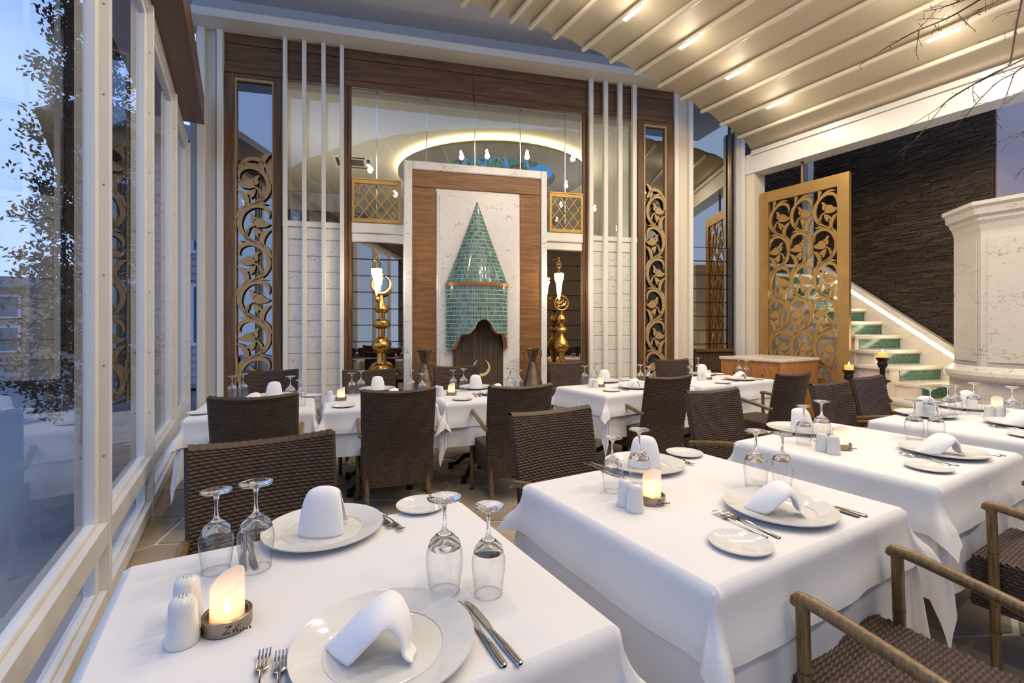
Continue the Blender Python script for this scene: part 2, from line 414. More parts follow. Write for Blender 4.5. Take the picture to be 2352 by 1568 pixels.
# ---------------------------------------------------------------- left window wall
wl = thing('wall_left', None, None, VU(0, 0), RA, kind='structure')
m = MB(); m.box(-.62, -.565, -3.5, 7.15, 0, .03); m.box(-.63, -.555, -3.5, 7.15, 3.56, 3.7)
m.build('head_and_sill', M['white_alu'], wl, 0)
posts = [-1.4, .0, 1.43, 2.85, 4.14, 5.6, 7.0]
for u in posts:
    m = MB(); m.box(-.62, -.522, u, u+.045, .0, 3.6); m.box(-.6, -.535, u+.0451, u+.07, 0, 3.6)
    bevel(m.build('window_post', M['white_alu'], wl, 0), .004)
    m = MB()
    for z in [.3+.42*k for k in range(8)]:
        m.tube([(-.59, u-.0005, z), (-.59, u-.003, z)], .004, 6); m.tube([(-.545, u-.0005, z+.02), (-.545, u-.003, z+.02)], .004, 6)
    m.build('rivets', M['steel_dark'], wl, 30)
for i in range(len(posts)-1):
    a, b = posts[i]+.0701, posts[i+1]-.0001
    w = thing('window_%d' % (i+1), None, None, VU(0, 0), RA, kind='structure')
    def bar(nm, y0, y1, z0, z1, x0=-.6, x1=-.562):
        m = MB(); m.box(x0, x1, y0, y1, z0, z1); bevel(m.build(nm, M['white_alu'], w, 0), .003)
    bar('sash_stile', a, a+.045, .0301, 3.56); bar('sash_stile', b-.06, b, .0301, 3.56)
    bar('sash_rail', a+.0451, b-.0601, .36, .45); bar('sash_rail', a+.0451, b-.0601, .0301, .13); bar('sash_rail', a+.0451, b-.0601, 3.5, 3.56)
    bar('sill_rail', a, b, .325, .43, -.5619, -.53)
    bar('bottom_rail', a, b, .0301, .115, -.5619, -.53)
    m = MB(); m.add([(-.586, a+.0451, .4501), (-.586, b-.0601, .4501), (-.586, b-.0601, 3.4999), (-.586, a+.0451, 3.4999)], [(0, 1, 2, 3)]); m.build('window_pane', M['pane'], w, 0)
    m = MB(); m.add([(-.586, a+.0451, .1301), (-.586, b-.0601, .1301), (-.586, b-.0601, .3599), (-.586, a+.0451, .3599)], [(0, 1, 2, 3)]); m.build('lower_pane', M['pane'], w, 0)
m = MB(); quadvu(m, -.62, -.355, -3.5, 6.6, 3.705, 3.73); quadvu(m, -.385, -.355, -3.5, 6.6, 3.7301, 4.02)
m.build('trim_1', M['brown_beam'], smooth=0, kind='structure')
m = MB(); quadvu(m, -.9, 9, -3.7, -3.55, 0, 4.4); m.build('wall_front', M['far_room'], smooth=0, kind='structure')
m = MB(); quadvu(m, -.9, -.62, -3.5, 7.1, 3.72, 4.3); m.build('trim_2', M['white_alu'], smooth=0, kind='structure')

# ================================================================ back wall
wb = thing('wall_back', None, None, WP(0, 0, 0), WA, kind='structure')
def wbox(name, mt, px0, px1, z0, z1, n0, n1, parent=None, n=0.0, ch=None, sm=0):
    m = MB(); a, b = ws(px0, n), ws(px1, n)
    if ch: m.cbox(a, b, -n1, -n0, z0, z1, ch)
    else: m.box(a, b, -n1, -n0, z0, z1)
    return m.build(name, M[mt] if isinstance(mt, str) else mt, parent or wb, sm)
ZT, ZS0, ZS1, ZB = 4.58, 2.55, 2.74, 5.11
# masonry core
wbox('masonry', 'plaster', 448, 1590, -.3, 2.5, -.25, -.03)
wbox('masonry', 'plaster', 448, 649, 2.5, 5.3, -.25, -.03)
wbox('masonry', 'plaster', 1461, 1590, 2.5, 5.3, -.25, -.03)
wbox('masonry', 'plaster', 648, 1462, 4.6, 5.3, -.25, -.03)
# left white panel
wbox('white_panel', 'cream_panel', 462, 497, 0, ZB, -.02, .02)
for a, b in ((452, 469), (497, 511)):
    bevel(wbox('white_post', 'white_paint', a, b, 0, ZB, .0201, .10, n=.1), .004)
# header panels with recessed joints
for a, b in ((512, 790), (790.5, 1087), (1087.6, 1352), (1352.5, 1547)):
    wbox('wood_panel', 'oak_wall', a, b, 4.69, 4.98, 0, .03, ch=.004)
    wbox('wood_panel', 'oak_wall', a, b, 4.984, ZB, 0, .036, ch=.004)
    wbox('wood_moulding', 'oak_wall', a, b, 4.60, 4.686, 0, .045, ch=.01)
# left and right wood doors with scrollwork; frames and mirror glass
def wood_door(num, o0, i0, i1, o1, z0, ztop):
    d = thing('door_%d' % num, None, None, WP(0, 0, 0), WA, kind='structure')
    wbox('door_stile', 'oak_vert', o0, i0-2, z0, 4.598, 0, .05, d, ch=.008); wbox('door_stile', 'oak_vert', i1+2, o1, z0, 4.598, 0, .05, d, ch=.008)
    wbox('inner_frame', 'gold_mdf', i0-2, i0+2, z0, ztop, 0, .035, d); wbox('inner_frame', 'gold_mdf', i1-2, i1+2, z0, ztop, 0, .035, d)
    wbox('inner_frame', 'gold_mdf', i0+2, i1-2, ztop-.035, ztop, 0, .035, d)
    wbox('door_head', 'oak_wall', i0-2, i1+2, ztop+.001, 4.598, 0, .05, d, ch=.008)
    wbox('door_bottom', 'oak_wall', i0-2, i1+2, z0, z0+.08, 0, .05, d, ch=.008)
    wbox('mirror_glass', 'mirror_dark', i0-2, i1+2, z0+.05, ztop, -.02, -.005, d)
    return d
d1 = wood_door(1, 512, 543, 628, 648, .36, 4.55)
d2 = wood_door(2, 1462, 1478, 1527, 1547, .36, 4.55)
m = MB(); m.box(ws(545), ws(549), -.06, -.035, .7, .95); m.build('door_handle', M['gold_leaf'], d1)
for a, b in ((512, 648), (1462, 1547)):
    for k in range(3): wbox('marble_step', 'marble', a, b, .0+.12*k, .118+.12*k, -.02, .10-.02*k)
# scrollwork generator: one stem that swings from side to side, half period h, in a strip w wide
def scroll_half(mb, x0, w, zt, h, flip, y0, y1, first=False):
    """half period starting at z=zt going down. unit coords from the photograph: x 0..1, z 0..1 down"""
    def P(x, z): x = 1-x if flip else x; return (x0 + x*w, zt - z*h)
    def st(pts, ws_, k=5):
        c = catmull([(p[0], p[1], q) for p, q in zip(pts, ws_)], k)
        mb.ribbon([P(x, z) for x, z, _ in c], [q*w for _, _, q in c], y0, y1)
    # big scroll of the flower that points to the +x side
    st([(.93, .31), (.95, .18), (.86, .05), (.66, -.01), (.42, .03), (.2, .16), (.08, .36), (.08, .58), (.22, .78), (.45, .91), (.72, 1.0), (.92, 1.14), (1.0, 1.35)],
       [.01, .07, .12, .12, .10, .12, .14, .13, .12, .10, .09, .10, .06])
    # leaf lying on the scroll top
    st([(.36, .0), (.55, -.07), (.75, -.09), (.93, -.06)], [.02, .08, .08, .005])
    # crescent leaf from the left side
    st([(.0, -.40), (.14, -.33), (.25, -.2), (.27, -.06), (.2, .1)], [.03, .13, .16, .12, .02])
    # stem to flower
    st([(.22, .78), (.3, .64), (.38, .55), (.5, .5)], [.1, .07, .05, .05])
    st([(.3, .9), (.27, .76), (.34, .64)], [.02, .06, .05])
    st([(.17, .8), (.3, .87), (.45, .91)], [.01, .06, .07])
    # flower: body, upper petal, lower bud
    def poly(pts):
        c = catmull([P(x, z) for x, z in pts + pts[:1]], 4)[:-1]; mb.prism(c, y0, y1)
    poly([(.48, .42), (.6, .32), (.74, .33), (.84, .40), (.98, .45), (.86, .53), (.72, .55), (.6, .55), (.5, .5)])
    poly([(.33, .2), (.45, .21), (.5, .28), (.6, .3), (.5, .36), (.45, .45), (.38, .38), (.40, .29)])
    poly([(.46, .55), (.58, .59), (.7, .65), (.72, .72), (.62, .72), (.62, .8), (.52, .74), (.47, .64)])
def scroll_strip(mb, x0, w, ztop, zbot, h, y0, y1, flip0=False):
    z = ztop - .1*h; fl_ = flip0
    while z - .95*h > zbot - .2:
        scroll_half(mb, x0, w, z, h, fl_, y0, y1); z -= h; fl_ = not fl_
for d, i0, i1, nm, lab, fz in ((d1, 545, 626, 'scrollwork', 'gold floral scroll panel in left wooden door beside window', True), (d2, 1480, 1525, 'scrollwork', 'gold floral scroll panel in right wooden door', False)):
    mb = MB(); a, b = ws(i0), ws(i1); w = b-a
    scroll_strip(mb, a+.01, w-.02, 3.45, .5, .62*.8, -.045, -.02, fz)
    # top closing arch
    mb.ribbon(catmull([(a+.08*w, 3.38), (a+.3*w, 3.50), (a+.65*w, 3.50), (a+.95*w, 3.36), (a+.97*w, 3.2)], 5), [.02]+[.045]*19+[.04], -.045, -.02)
    o = mb.build(nm, M['gold_mdf'], d, 0)
# slatted zones
def slat_zone(posts_px, a, b, tnum):
    wbox('sill', 'white_paint', a, b, 2.66, ZS1, -.03, .05, ch=.01); wbox('sill', 'white_paint', a, b, 2.5, 2.658, -.03, .03, ch=.01)
    cols = [(posts_px[i]+4.5, posts_px[i+1]-4.5) for i in range(3)]
    for c0, c1 in cols:
        z = 2.497
        while z > .1:
            wbox('marble_block', 'marble', c0-3.5, c1+3.5, z-.213, z, -.03, .02, ch=.008); z -= .2165
    for i in range(3): pass
    wbox('upper_pane', 'pane_upper', a, b, ZS1, 4.6, -.035, -.03)
    for k, p in enumerate(posts_px):
        o = wbox('trim_%d' % (tnum+k), 'white_paint', p-4.6, p+4.6, 0, ZB, .045, .11, n=.08); o.parent = None
        o.location = WP(0, 0, 0); o.rotation_euler = (0, 0, WA); o['kind'] = 'structure'; bevel(o, .004)
slat_zone([655, 699, 743.5, 785.5], 650, 790, 3)
slat_zone([1357, 1390.5, 1423.5, 1456], 1352, 1461, 7)
# middle: wood stiles, big window, sill, niches
for a, b in ((790, 799), (799.3, 808), (1336, 1344), (1344.3, 1352)):
    wbox('wood_stile', 'oak_vert', a, b, 0, 4.598, 0, .05 if a in (790, 1344.3) else .03, ch=.006)
win = thing('window_7', None, None, WP(0, 0, 0), WA, kind='structure')
jts = [808, 865, 981, 1092, 1197, 1300, 1336]
for i in range(6):
    wbox('glass_panel', 'pane_upper', jts[i]+.5, jts[i+1]-.5, ZS1, 4.6, -.06, -.05, win)
for j in jts[1:-1]:
    wbox('glass_clip', 'chrome', j-.9, j+.9, ZS1, 4.6, -.065, -.04, win)
wbox('sill', 'white_paint', 808, 1336, 2.62, 2.76, -.1, .06, ch=.01); wbox('sill', 'white_paint', 808, 1336, 2.5, 2.618, -.1, .03, ch=.01)
for a, b in ((808, 934), (1250, 1336)):
    z = 2.497
    while z > .2:
        wbox('mirror_strip', 'mirror', a+.2, b-.2, z-.226, z, -.03, -.015, ch=.009); z -= .2275
# right: white posts, mirror pane, dark base
for a, b in ((1548, 1557), (1581, 1590)): bevel(wbox('white_post', 'white_paint', a, b, 0, ZB, .0, .08, n=.05), .004)
wbox('white_panel', 'cream_panel', 1557, 1581, 0, ZB, -.03, .03)
dz = thing('window_8', None, None, WP(0, 0, 0), WA, kind='structure')
wbox('mirror_pane', 'mirror', 1591, 1676, 2.65, 5.1, -.02, -.01, dz)
z = 2.647
while z > 1.05: wbox('mirror_strip', 'mirror', 1591, 1676, z-.226, z, -.02, -.005, dz, ch=.009); z -= .2275
wbox('masonry', 'dark', 1590, 1700, 0, 5.1, -.25, -.03, dz)
wbox('base_cabinet', 'wenge', 1591, 1676, 0, .93, -.02, .06, dz); wbox('base_ledge', 'oak_vert', 1591, 1676, .931, .975, -.02, .1, dz)
bevel(wbox('frame_post', 'steel_dark', 1676, 1684, 0, 5.1, -.03, .03, dz), .004)
bevel(wbox('frame_post', 'white_alu', 1684.5, 1702, 0, 5.1, -.03, .06, dz), .004)
# white shelf beam, fascia and soffit over the wall
wbox('trim_11', 'white_paint', 440, 1640, ZB+.001, 5.21, -.1, .35, n=.0).update_tag()
o = bpy.data.objects['trim_11']; o.parent = None; o.location = WP(0, 0, 0); o.rotation_euler = (0, 0, WA); o['kind'] = 'structure'
wbox('fascia', 'grey_soffit', 440, 1640, 5.211, 5.56, -.25, -.02)
m = MB(); m.box(-8, 5, -2.6, .3, 5.56, 5.62); o = m.build('trim_12', M['grey_soffit'], smooth=0, kind='structure'); o.location = WP(0, 0, 0); o.rotation_euler = (0, 0, WA)

# ---------------------------------------------------------------- room behind the upper glass
ru = thing('wall_upper_room', None, None, WP(0, 0, 0), WA, kind='structure')
def rb(name, mt, *b):
    m = MB(); m.box(*b); return m.build(name, M[mt], ru, 0)
rb('upper_floor', 'plaster', -4.2, 3.6, .26, 8.6, 2.5, 2.62); rb('side_wall', 'plaster', -4.3, -4.2, .26, 8.6, 2.5, 5.1)
rb('side_wall', 'plaster', 3.6, 3.7, .26, 8.6, 2.5, 5.1); rb('end_wall', 'plaster', -4.2, 3.6, 8.6, 8.7, 2.5, 5.1)
cxr, cyr, Rh = .56, 4.05, 1.46
def ringpt(r, k, n=64): a = 2*PI*k/n; return (cxr + r*cos(a), cyr + r*sin(a))
m = MB(); rows = [[], []]
for k in range(65):
    a = 2*PI*k/64; x, y = cos(a), sin(a)
    tx = ((3.6-cxr)/x if x > 0 else (-4.2-cxr)/x) if abs(x) > 1e-6 else 99; ty = ((8.6-cyr)/y if y > 0 else (.02-cyr)/y) if abs(y) > 1e-6 else 99
    r = min(tx, ty); rows[0].append((cxr+Rh*x, cyr+Rh*y, 5.0)); rows[1].append((cxr+r*x, cyr+r*y, 5.0))
m.grid(rows); o = m.build('upper_ceiling', M['plaster'], ru, 0); solid(o, .05)
def ringm(name, mt, prof):
    m = MB(); m.lathe(prof, 64, (cxr, cyr, 0)); return m.build(name, M[mt], ru, 30)
ringm('dome_ring', 'cove_grey', [(1.44, 4.999), (1.44, 4.80), (2.18, 4.80), (2.18, 4.84), (2.0, 4.84), (2.0, 4.83), (1.46, 4.83), (1.46, 4.999)])
ringm('cove_light', 'cove', [(2.03, 4.841), (2.15, 4.841), (2.15, 4.85), (2.03, 4.85), (2.03, 4.841)])
ringm('dome_wall', 'blue_glow', [(1.458, 5.0), (1.458, 5.2), (1.25, 5.2), (1.25, 5.42)])
sgm = bpy.data.materials.new('stained_glass'); sgm.use_nodes = True; t = sgm.node_tree; t.nodes.clear(); L = t.links.new
tcn = t.nodes.new('ShaderNodeTexCoord'); vo = t.nodes.new('ShaderNodeTexVoronoi'); vo.feature = 'DISTANCE_TO_EDGE'; vo.inputs['Scale'].default_value = 9
vc = t.nodes.new('ShaderNodeTexVoronoi'); vc.inputs['Scale'].default_value = 9
r1 = t.nodes.new('ShaderNodeValToRGB'); r1.color_ramp.elements[0].position = .03; r1.color_ramp.elements[1].position = .05
r2 = t.nodes.new('ShaderNodeValToRGB'); r2.color_ramp.elements[0].color = srgb(70, 170, 190); r2.color_ramp.elements[1].color = srgb(130, 205, 205)
mx = t.nodes.new('ShaderNodeMix'); mx.data_type = 'RGBA'; mx.inputs[6].default_value = srgb(16, 50, 50)
e = t.nodes.new('ShaderNodeEmission'); e.inputs[1].default_value = .5; oo = t.nodes.new('ShaderNodeOutputMaterial')
L(tcn.outputs['Object'], vo.inputs[0]); L(tcn.outputs['Object'], vc.inputs[0]); L(vo.outputs['Distance'], r1.inputs[0]); L(vc.outputs['Color'], r2.inputs[0])
L(r1.outputs[0], mx.inputs[0]); L(r2.outputs[0], mx.inputs[7]); L(mx.outputs[2], e.inputs[0]); L(e.outputs[0], oo.inputs[0])
MT['stained'] = sgm; emit('tulip_red', srgb(150, 40, 40), .5); emit('tulip_green', srgb(30, 110, 80), .5)
for k in range(12):
    a0, a1 = 2*PI*k/12+.03, 2*PI*(k+1)/12-.03
    m = MB(); m.lathe([(1.19, 5.3), (1.1, 5.5), (.3, 5.8)], 6, (cxr, cyr, 0), a0, a1); m.build('stained_glass_panel', M['stained'], ru, 0)
    m = MB(); m.lathe([(1.2, 5.31), (1.1, 5.5), (.3, 5.81)], 1, (cxr, cyr, 0), a0-.06, a0); m.build('dome_rib', M['blue_glow'], ru, 0)
    am = (a0+a1)/2; m = MB()
    for da in (-.13, .0, .13):
        c = (cxr+1.10*cos(am+da), cyr+1.10*sin(am+da)); 
        for q in (-.025, 0, .025):
            m.tube([(c[0]-sin(am)*q*.5, c[1]+cos(am)*q*.5, 5.38), (c[0]-sin(am)*q, c[1]+cos(am)*q, 5.43), (c[0]-sin(am)*q*1.6, c[1]+cos(am)*q*1.6, 5.47)], [.008, .022, .004], 6)
    m.build('tulip_pattern', M['tulip_red'], ru)
    m = MB()
    for da in (-.13, .0, .13):
        c = (cxr+1.12*cos(am+da), cyr+1.12*sin(am+da)); b0 = (cxr+1.15*cos(am), cyr+1.15*sin(am))
        m.tube([(b0[0], b0[1], 5.28), (c[0], c[1], 5.33), (c[0], c[1], 5.385)], .007, 5)
    m.build('stem_pattern', M['tulip_green'], ru)
for (x, y, pw) in ((-2.6, 3.0, 40), (2.6, 3.0, 40), (.4, 5.5, 46)):
    lamp('AREA', (x, y, 2.9), pw, (1, .95, .86), 1.6, (R(180), 0, 0), parent=ru)  # unseen upward fill lights, added to brighten the upper ceiling
def on_ceiling(px, py, z=5.0):
    p = at(px, py, z); d = p - WP(0, 0, 0); return (d.x*cos(WA)+d.y*sin(WA), -d.x*sin(WA)+d.y*cos(WA))
for px, py, lb in ((953, 284, 'round grey ceiling speaker left of the oval cove'), (1236, 311, 'round grey ceiling speaker right above the oval cove')):
    x, y = on_ceiling(px, py); t_ = thing('ceiling_speaker', lb, 'speaker', WP(x, -y, 4.999), WA)
    m = MB(); m.lathe([(0, -.02), (.10, -.018), (.115, 0)], 24); m.build('grille', M['cove_grey'], t_)
    m = MB(); m.lathe([(.115, 0), (.118, -.022), (.132, -.02), (.137, 0)], 24); m.build('rim', M['steel_dark'], t_)
for px, py, lb in ((1133, 241, 'tiny ceiling spotlight close under the wooden header'), (1104, 297, 'tiny ceiling spotlight above the oval cove')):
    x, y = on_ceiling(px, py); t_ = thing('ceiling_spotlight', lb, 'lamp', WP(x, -y, 4.999), WA)
    m = MB(); m.lathe([(0, -.012), (.03, -.012)], 16); m.build('bulb_face', M['spot'], t_)
    m = MB(); m.lathe([(.03, -.012), (.034, -.016), (.05, -.006), (.05, 0)], 16); m.build('rim', M['chrome'], t_)
x, y = on_ceiling(812, 368)
ac = thing('air_conditioner', 'white ceiling cassette air conditioner seen through the upper glass', 'air conditioner', WP(x, -y, 4.999), WA)
m = MB(); m.box(-.42, .42, -.42, .42, -.05, 0); bevel(m.build('body', M['white_paint'], ac, 0), .02)
m = MB()
for k in range(9): m.box(-.22, .22, -.2+.045*k, -.18+.045*k, -.062, -.0505)
m.build('grille', M['dark'], ac, 0)
for dx, dy, w_, h_ in ((0, -.32, .26, .03), (0, .32, .26, .03), (-.32, 0, .03, .26), (.32, 0, .03, .26)):
    m = MB(); m.box(dx-w_, dx+w_, dy-h_, dy+h_, -.06, -.0505); m.build('vent', M['dark'], ac, 0)
# table upstairs behind the slats
up = thing('upper_table', 'upstairs table seen through glass behind the left white slats', 'table', WP(ws(722), -1.15, 2.621), WA)
m = MB(); m.box(-.62, .62, -.38, .38, .70, .73); m.build('tabletop', M['oak_cab'], up, 0)
m = MB(); m.tube([(0, 0, .0), (0, 0, .7)], .04); m.build('pedestal', M['iron'], up)

# ================================================================ right side: beam, post, far walls
m = MB(); quadvu(m, 7.2, 7.5, -3.5, 4.99, 3.83, 4.06); quadvu(m, 7.215, 7.5, -3.5, 4.99, 4.0601, 4.15)
m.build('trim_13', M['white_alu'], smooth=0, kind='structure')
m = MB(); quadvu(m, 7.22, 7.5, 4.66, 4.97, 0, 3.829); m.build('trim_14', M['cream_panel'], smooth=0, kind='structure')
m = MB(); quadvu(m, 7.1, 7.19, 4.8, 4.9, 0, 4.6); m.build('trim_15', M['white_alu'], smooth=0, kind='structure')
# slate wall: plane through the stairs' right side
def SLP(Y): return 5.95 - .35*(Y - 6.6)
sw0, sw1 = Vector((SLP(8.34), 8.34, 0)), Vector((SLP(6.02), 6.02, 0))
def slate(name, A, B, z0, z1, seed):
    rnd = random.Random(seed); d = (B-A); Ln = d.length; d.normalize(); nrm = Vector((d.y, -d.x, 0))   # toward the room
    if nrm.dot(Vector((0, -1, 0)) + Vector((-1, 0, 0))) < 0: nrm = -nrm
    w = thing(name, None, None, kind='structure'); m = MB()
    p = [A-nrm*.3, B-nrm*.3, B, A]; m.hexa([Vector((q.x, q.y, z0)) for q in p] + [Vector((q.x, q.y, z1)) for q in p]); m.build('backing', M['dark'], w, 0)
    m = MB(); z = z0
    while z < z1:
        hh = rnd.choice((.018, .024, .03)); x = -rnd.random()*.2
        while x < Ln:
            l = rnd.uniform(.08, .26); a = max(0, x); b = min(Ln, x+l-.003); t_ = .012 + rnd.random()*.022
            if b > a + .01:
                q0, q1 = A+d*a, A+d*b
                m.hexa([Vector((q.x, q.y, z+.001)) for q in (q0, q1, q1+nrm*t_, q0+nrm*t_)] + [Vector((q.x, q.y, z+hh-.002)) for q in (q0, q1, q1+nrm*t_, q0+nrm*t_)])
            x += l
        z += hh
    m.build('slate_stones', M['slate'], w, 0, kind='stuff')
slate('wall_right', sw0, sw1, .4, 4.9, 2)
et = Vector((cos(R(16)), sin(R(16)), 0))
cA = sw0 - et*2.6
slate('wall_far', cA + Vector((0, .25, 0)), sw0 + Vector((-.16, .1, 0)), 1.9, 4.9, 5)
m = MB(); m.box(-.16, .02, -.05, .2, 1.5, 5.0); o = m.build('trim_16', M['white_paint'], smooth=0, kind='structure'); o.location = sw0 + Vector((0, .05, 0)); o.rotation_euler = (0, 0, R(16))
m = MB(); a = Vector((SLP(6.0), 6.0, 0)); b = a + Vector((3.4, .4, 0)); m.hexa([a, b, b+Vector((0, .3, 0)), a+Vector((0.05, .3, 0))] + [q+Vector((0, 0, 5.2)) for q in (a, b, b+Vector((0, .3, 0)), a+Vector((.05, .3, 0)))])
m.build('wall_side', M['plaster_pink'], smooth=0, kind='structure')

# ================================================================ outside the windows
m = MB(); quadvu(m, -40, -.62, -10, 60, -.3, -.05); m.build('ground', mat('ground', srgb(110, 112, 120), .35, var=.2, vscale=1), smooth=0, kind='structure', label='grey paved ground outside the windows')
mat('clapboard', srgb(150, 150, 156), .7); mat('roof', srgb(70, 62, 58), .7); mat('shutter', srgb(190, 196, 206), .6); mat('house_wall', srgb(170, 140, 120), .8); mat('night_glass', srgb(60, 80, 110), .1)
def house(label, c, rz, w, d, h, roof, wallm, wins, clap=True):
    t_ = thing('house', label, 'building', c, rz)
    m = MB(); m.box(-w/2, w/2, 0, d, 0, h); m.build('wall', M[wallm], t_, 0)
    if clap:
        m = MB(); z = .1
        while z < h-.1:
            m.hexa([(-w/2-.01, -.035, z), (w/2+.01, -.035, z), (w/2+.01, 0, z), (-w/2-.01, 0, z), (-w/2-.01, -.01, z+.155), (w/2+.01, -.01, z+.155), (w/2+.01, 0, z+.155), (-w/2-.01, 0, z+.155)])
            z += .16
        m.build('siding_boards', M[wallm], t_, 0, kind='stuff')
    m = MB(); o_ = .5
    m.add([(-w/2-o_, -o_, h), (w/2+o_, -o_, h), (w/2+o_, d+o_, h), (-w/2-o_, d+o_, h), (-w/2-o_*.2, d/2, h+roof), (w/2+o_*.2, d/2, h+roof)], [(0, 1, 5, 4), (2, 3, 4, 5), (0, 4, 3), (1, 2, 5), (0, 3, 2, 1)])
    m.build('roof', M['roof'], t_, 0)
    for (x, z, ww, hh) in wins:
        f = MB(); f.box(x-ww/2-.07, x+ww/2+.07, -.08, -.04, z-.07, z+hh+.07); fo = f.build('window', M['shutter'], t_, 0)
        f = MB(); f.box(x-ww/2, x+ww/2, -.09, -.081, z, z+hh); f.box(x-.015, x+.015, -.1, -.091, z, z+hh); f.build('pane', M['night_glass'], fo, 0)
def pol(px, Y): return Vector(((px-CX)/F*Y, Y, 0))
house('tall clapboard house outside behind the tree', Vector((-7.0, 10.2, 0)), R(40), 3.6, 4, 5.2, 1.2, 'clapboard', [(-1.1, 3.0, .6, 1.2), (-1.1, 1.0, .6, 1.2), (.4, 3.0, .6, 1.2), (.4, 1.0, .6, 1.2)])
house('low pale house outside at far left of the window', pol(60, 17), R(40), 9, 5, 2.7, .6, 'house_wall', [(-2.6, .5, .8, .8), (-2.6, 1.7, .8, .7), (-.6, .5, .8, .8), (-.6, 1.7, .8, .7), (1.6, .5, .8, .8), (1.6, 1.7, .8, .7)], False)
mat('leaf', srgb(44, 50, 38), .8, var=.3, vscale=2); mat('bark', srgb(70, 54, 42), .8)
def tree(label, c, h, r, n, seed, cat='tree', trunk=True, z0=.3):
    rnd = random.Random(seed); t_ = thing('tree', label, cat, c, 0)
    m = MB()
    if trunk:
        m.tube([(0, 0, -.05), (.06, 0, h*.4), (-.03, .04, h*.9)], [.09, .06, .02], 8)
    lf = MB()
    for k in range(n):
        z = z0 + rnd.random()*(h-z0); a = rnd.random()*2*PI; rr_ = r*(1.05 - .6*z/h)*rnd.uniform(.35, 1)
        tip = Vector((cos(a)*rr_, sin(a)*rr_, z + rnd.uniform(-.1, .25)))
        if trunk and k % 3 == 0: m.tube([(0, 0, z-.15), tip*.5+Vector((0, 0, z*.5-.05)), tip], [.02, .01, .004], 4, cap=False)
        for j in range(40):
            q = rnd.uniform(.45, 1.08); p = Vector((tip.x*q, tip.y*q, z + (tip.z-z)*q)) + Vector([rnd.gauss(0, .045) for _ in range(3)])
            d = Vector([rnd.uniform(-1, 1) for _ in range(3)]).normalized()*.034; e_ = d.orthogonal().normalized()*.014
            lf.add([p-d, p+e_, p+d, p-e_], [(0, 1, 2, 3)])
    if trunk: m.build('trunk', M['bark'], t_)
    lf.build('foliage', M['leaf'], t_, 0, kind='stuff')
tree('dark leafy conifer close outside the window glass', pol(205, 5.7), 5.2, .92, 430, 3)
tree('dark bushy tree beyond the low house far left', pol(-90, 22), 4.6, 2.6, 160, 8)
m = MB()
for k in range(40):
    a = -30 + k*1.6; m.add([], [])
pts = []
rnd = random.Random(1)
hm = MB(); hp = [VU(-30, 10+3*k, 1.5 + 2.2*math.sin(k*.7)+rnd.random()) for k in range(18)]
hm.grid([[p for p in hp], [Vector((p.x-4, p.y+4, -.3)) for p in hp]]); hm.grid([[p for p in hp], [Vector((p.x+4, p.y-4, -.3)) for p in hp]])
hm.build('hill', M['leaf'], smooth=30, kind='structure')
# ================================================================ tiled hood on its tall panel
NP = .30
tw = thing('feature_panel', 'tall white framed oak and marble panel behind the tiled hood', 'wall panel', WP(0, 0, 0), WA)
zt = wsz(927, 366, NP)[1]
def tbox(name, mt, px0, px1, z0, z1, n0, n1, ch=None):
    return wbox(name, mt, px0, px1, z0, z1, n0, n1, tw, n=NP, ch=ch)
tbox('body', 'marble', 929, 1255, 0, zt-.01, .0, NP-.04)
tbox('marble_jamb', 'marble', 927, 947, 0, zt, NP-.2, NP, .012); tbox('marble_jamb', 'marble', 1243, 1257, 0, zt, NP-.2, NP, .012)
tbox('marble_lintel', 'marble', 947.2, 1242.8, zt-.115, zt, NP-.2, NP, .012)
zi = wsz(1003, 438, NP)[1]
for a, b, z0, z1 in ((947.5, 1242.5, zi+.045, zt-.118), (947.5, 1002, 0.4, zi+.04), (1195, 1242.5, .4, zi+.04)):
    tbox('oak_board', 'oak_light', a, b, z0, z1, NP-.06, NP-.02, .004)
tbox('marble_slab', 'marble', 1003, 1194, .4, zi, NP-.06, NP-.005, .01)
tbox('marble_slab_inner', 'marble', 1010, 1187, .4, zi-.045, NP-.0051, NP+.006, .004)
m = MB(); m.box(ws(935, .3), ws(1250, .3), -.86, -.301, 0, .40); pl = m.build('marble_ledge', M['marble'], smooth=0)
pl.location = WP(0, 0, 0); pl.rotation_euler = (0, 0, WA); tag(pl, 'low marble ledge in front of the tiled hood panel', 'ledge'); bevel(pl, .01)
# hood
s0 = (ws(1028, .45)+ws(1170, .45))/2; rx = (ws(1170, .45)-ws(1028, .45))/2; ry = .30
zA = wsz(1100, 462, .35)[1]; zB = wsz(1100, 648, .6)[1]; zC = wsz(1100, 655, .6)[1]; zD = wsz(1032, 803, .35)[1]
hood = thing('tiled_hood', 'conical hood of small glossy sea green tiles in the middle of the back wall', 'hood', WP(s0, NP+.008, 0), WA)
cutp = [(-1, 801), (-.93, 803), (-.84, 800), (-.72, 783), (-.62, 768), (-.36, 766), (-.2, 755), (-.1, 740), (.0, 734), (.18, 733), (.32, 742), (.42, 757), (.55, 765), (.8, 767), (.88, 776), (.95, 797), (1, 799)]
def zcut(x):
    x = max(-1, min(1, x))
    for (a, b), (c, d) in zip(cutp, cutp[1:]):
        if x <= c: y = b+(d-b)*(x-a)/(c-a); break
    Yd = 6.95 - .3 - ry*math.sqrt(max(0, 1-x*x))
    return H - (y-CY)*Yd/F
def HP(a, r, z): return (-cos(a)*rx*r, -sin(a)*ry*r, z)          # a 0..pi, left to right
gr, tl = MB(), MB()
N = 64
gr.grid([[HP(PI*i/N, 1, zC), HP(PI*i/N, 1, zcut(-cos(PI*i/N)))] for i in range(N+1)])
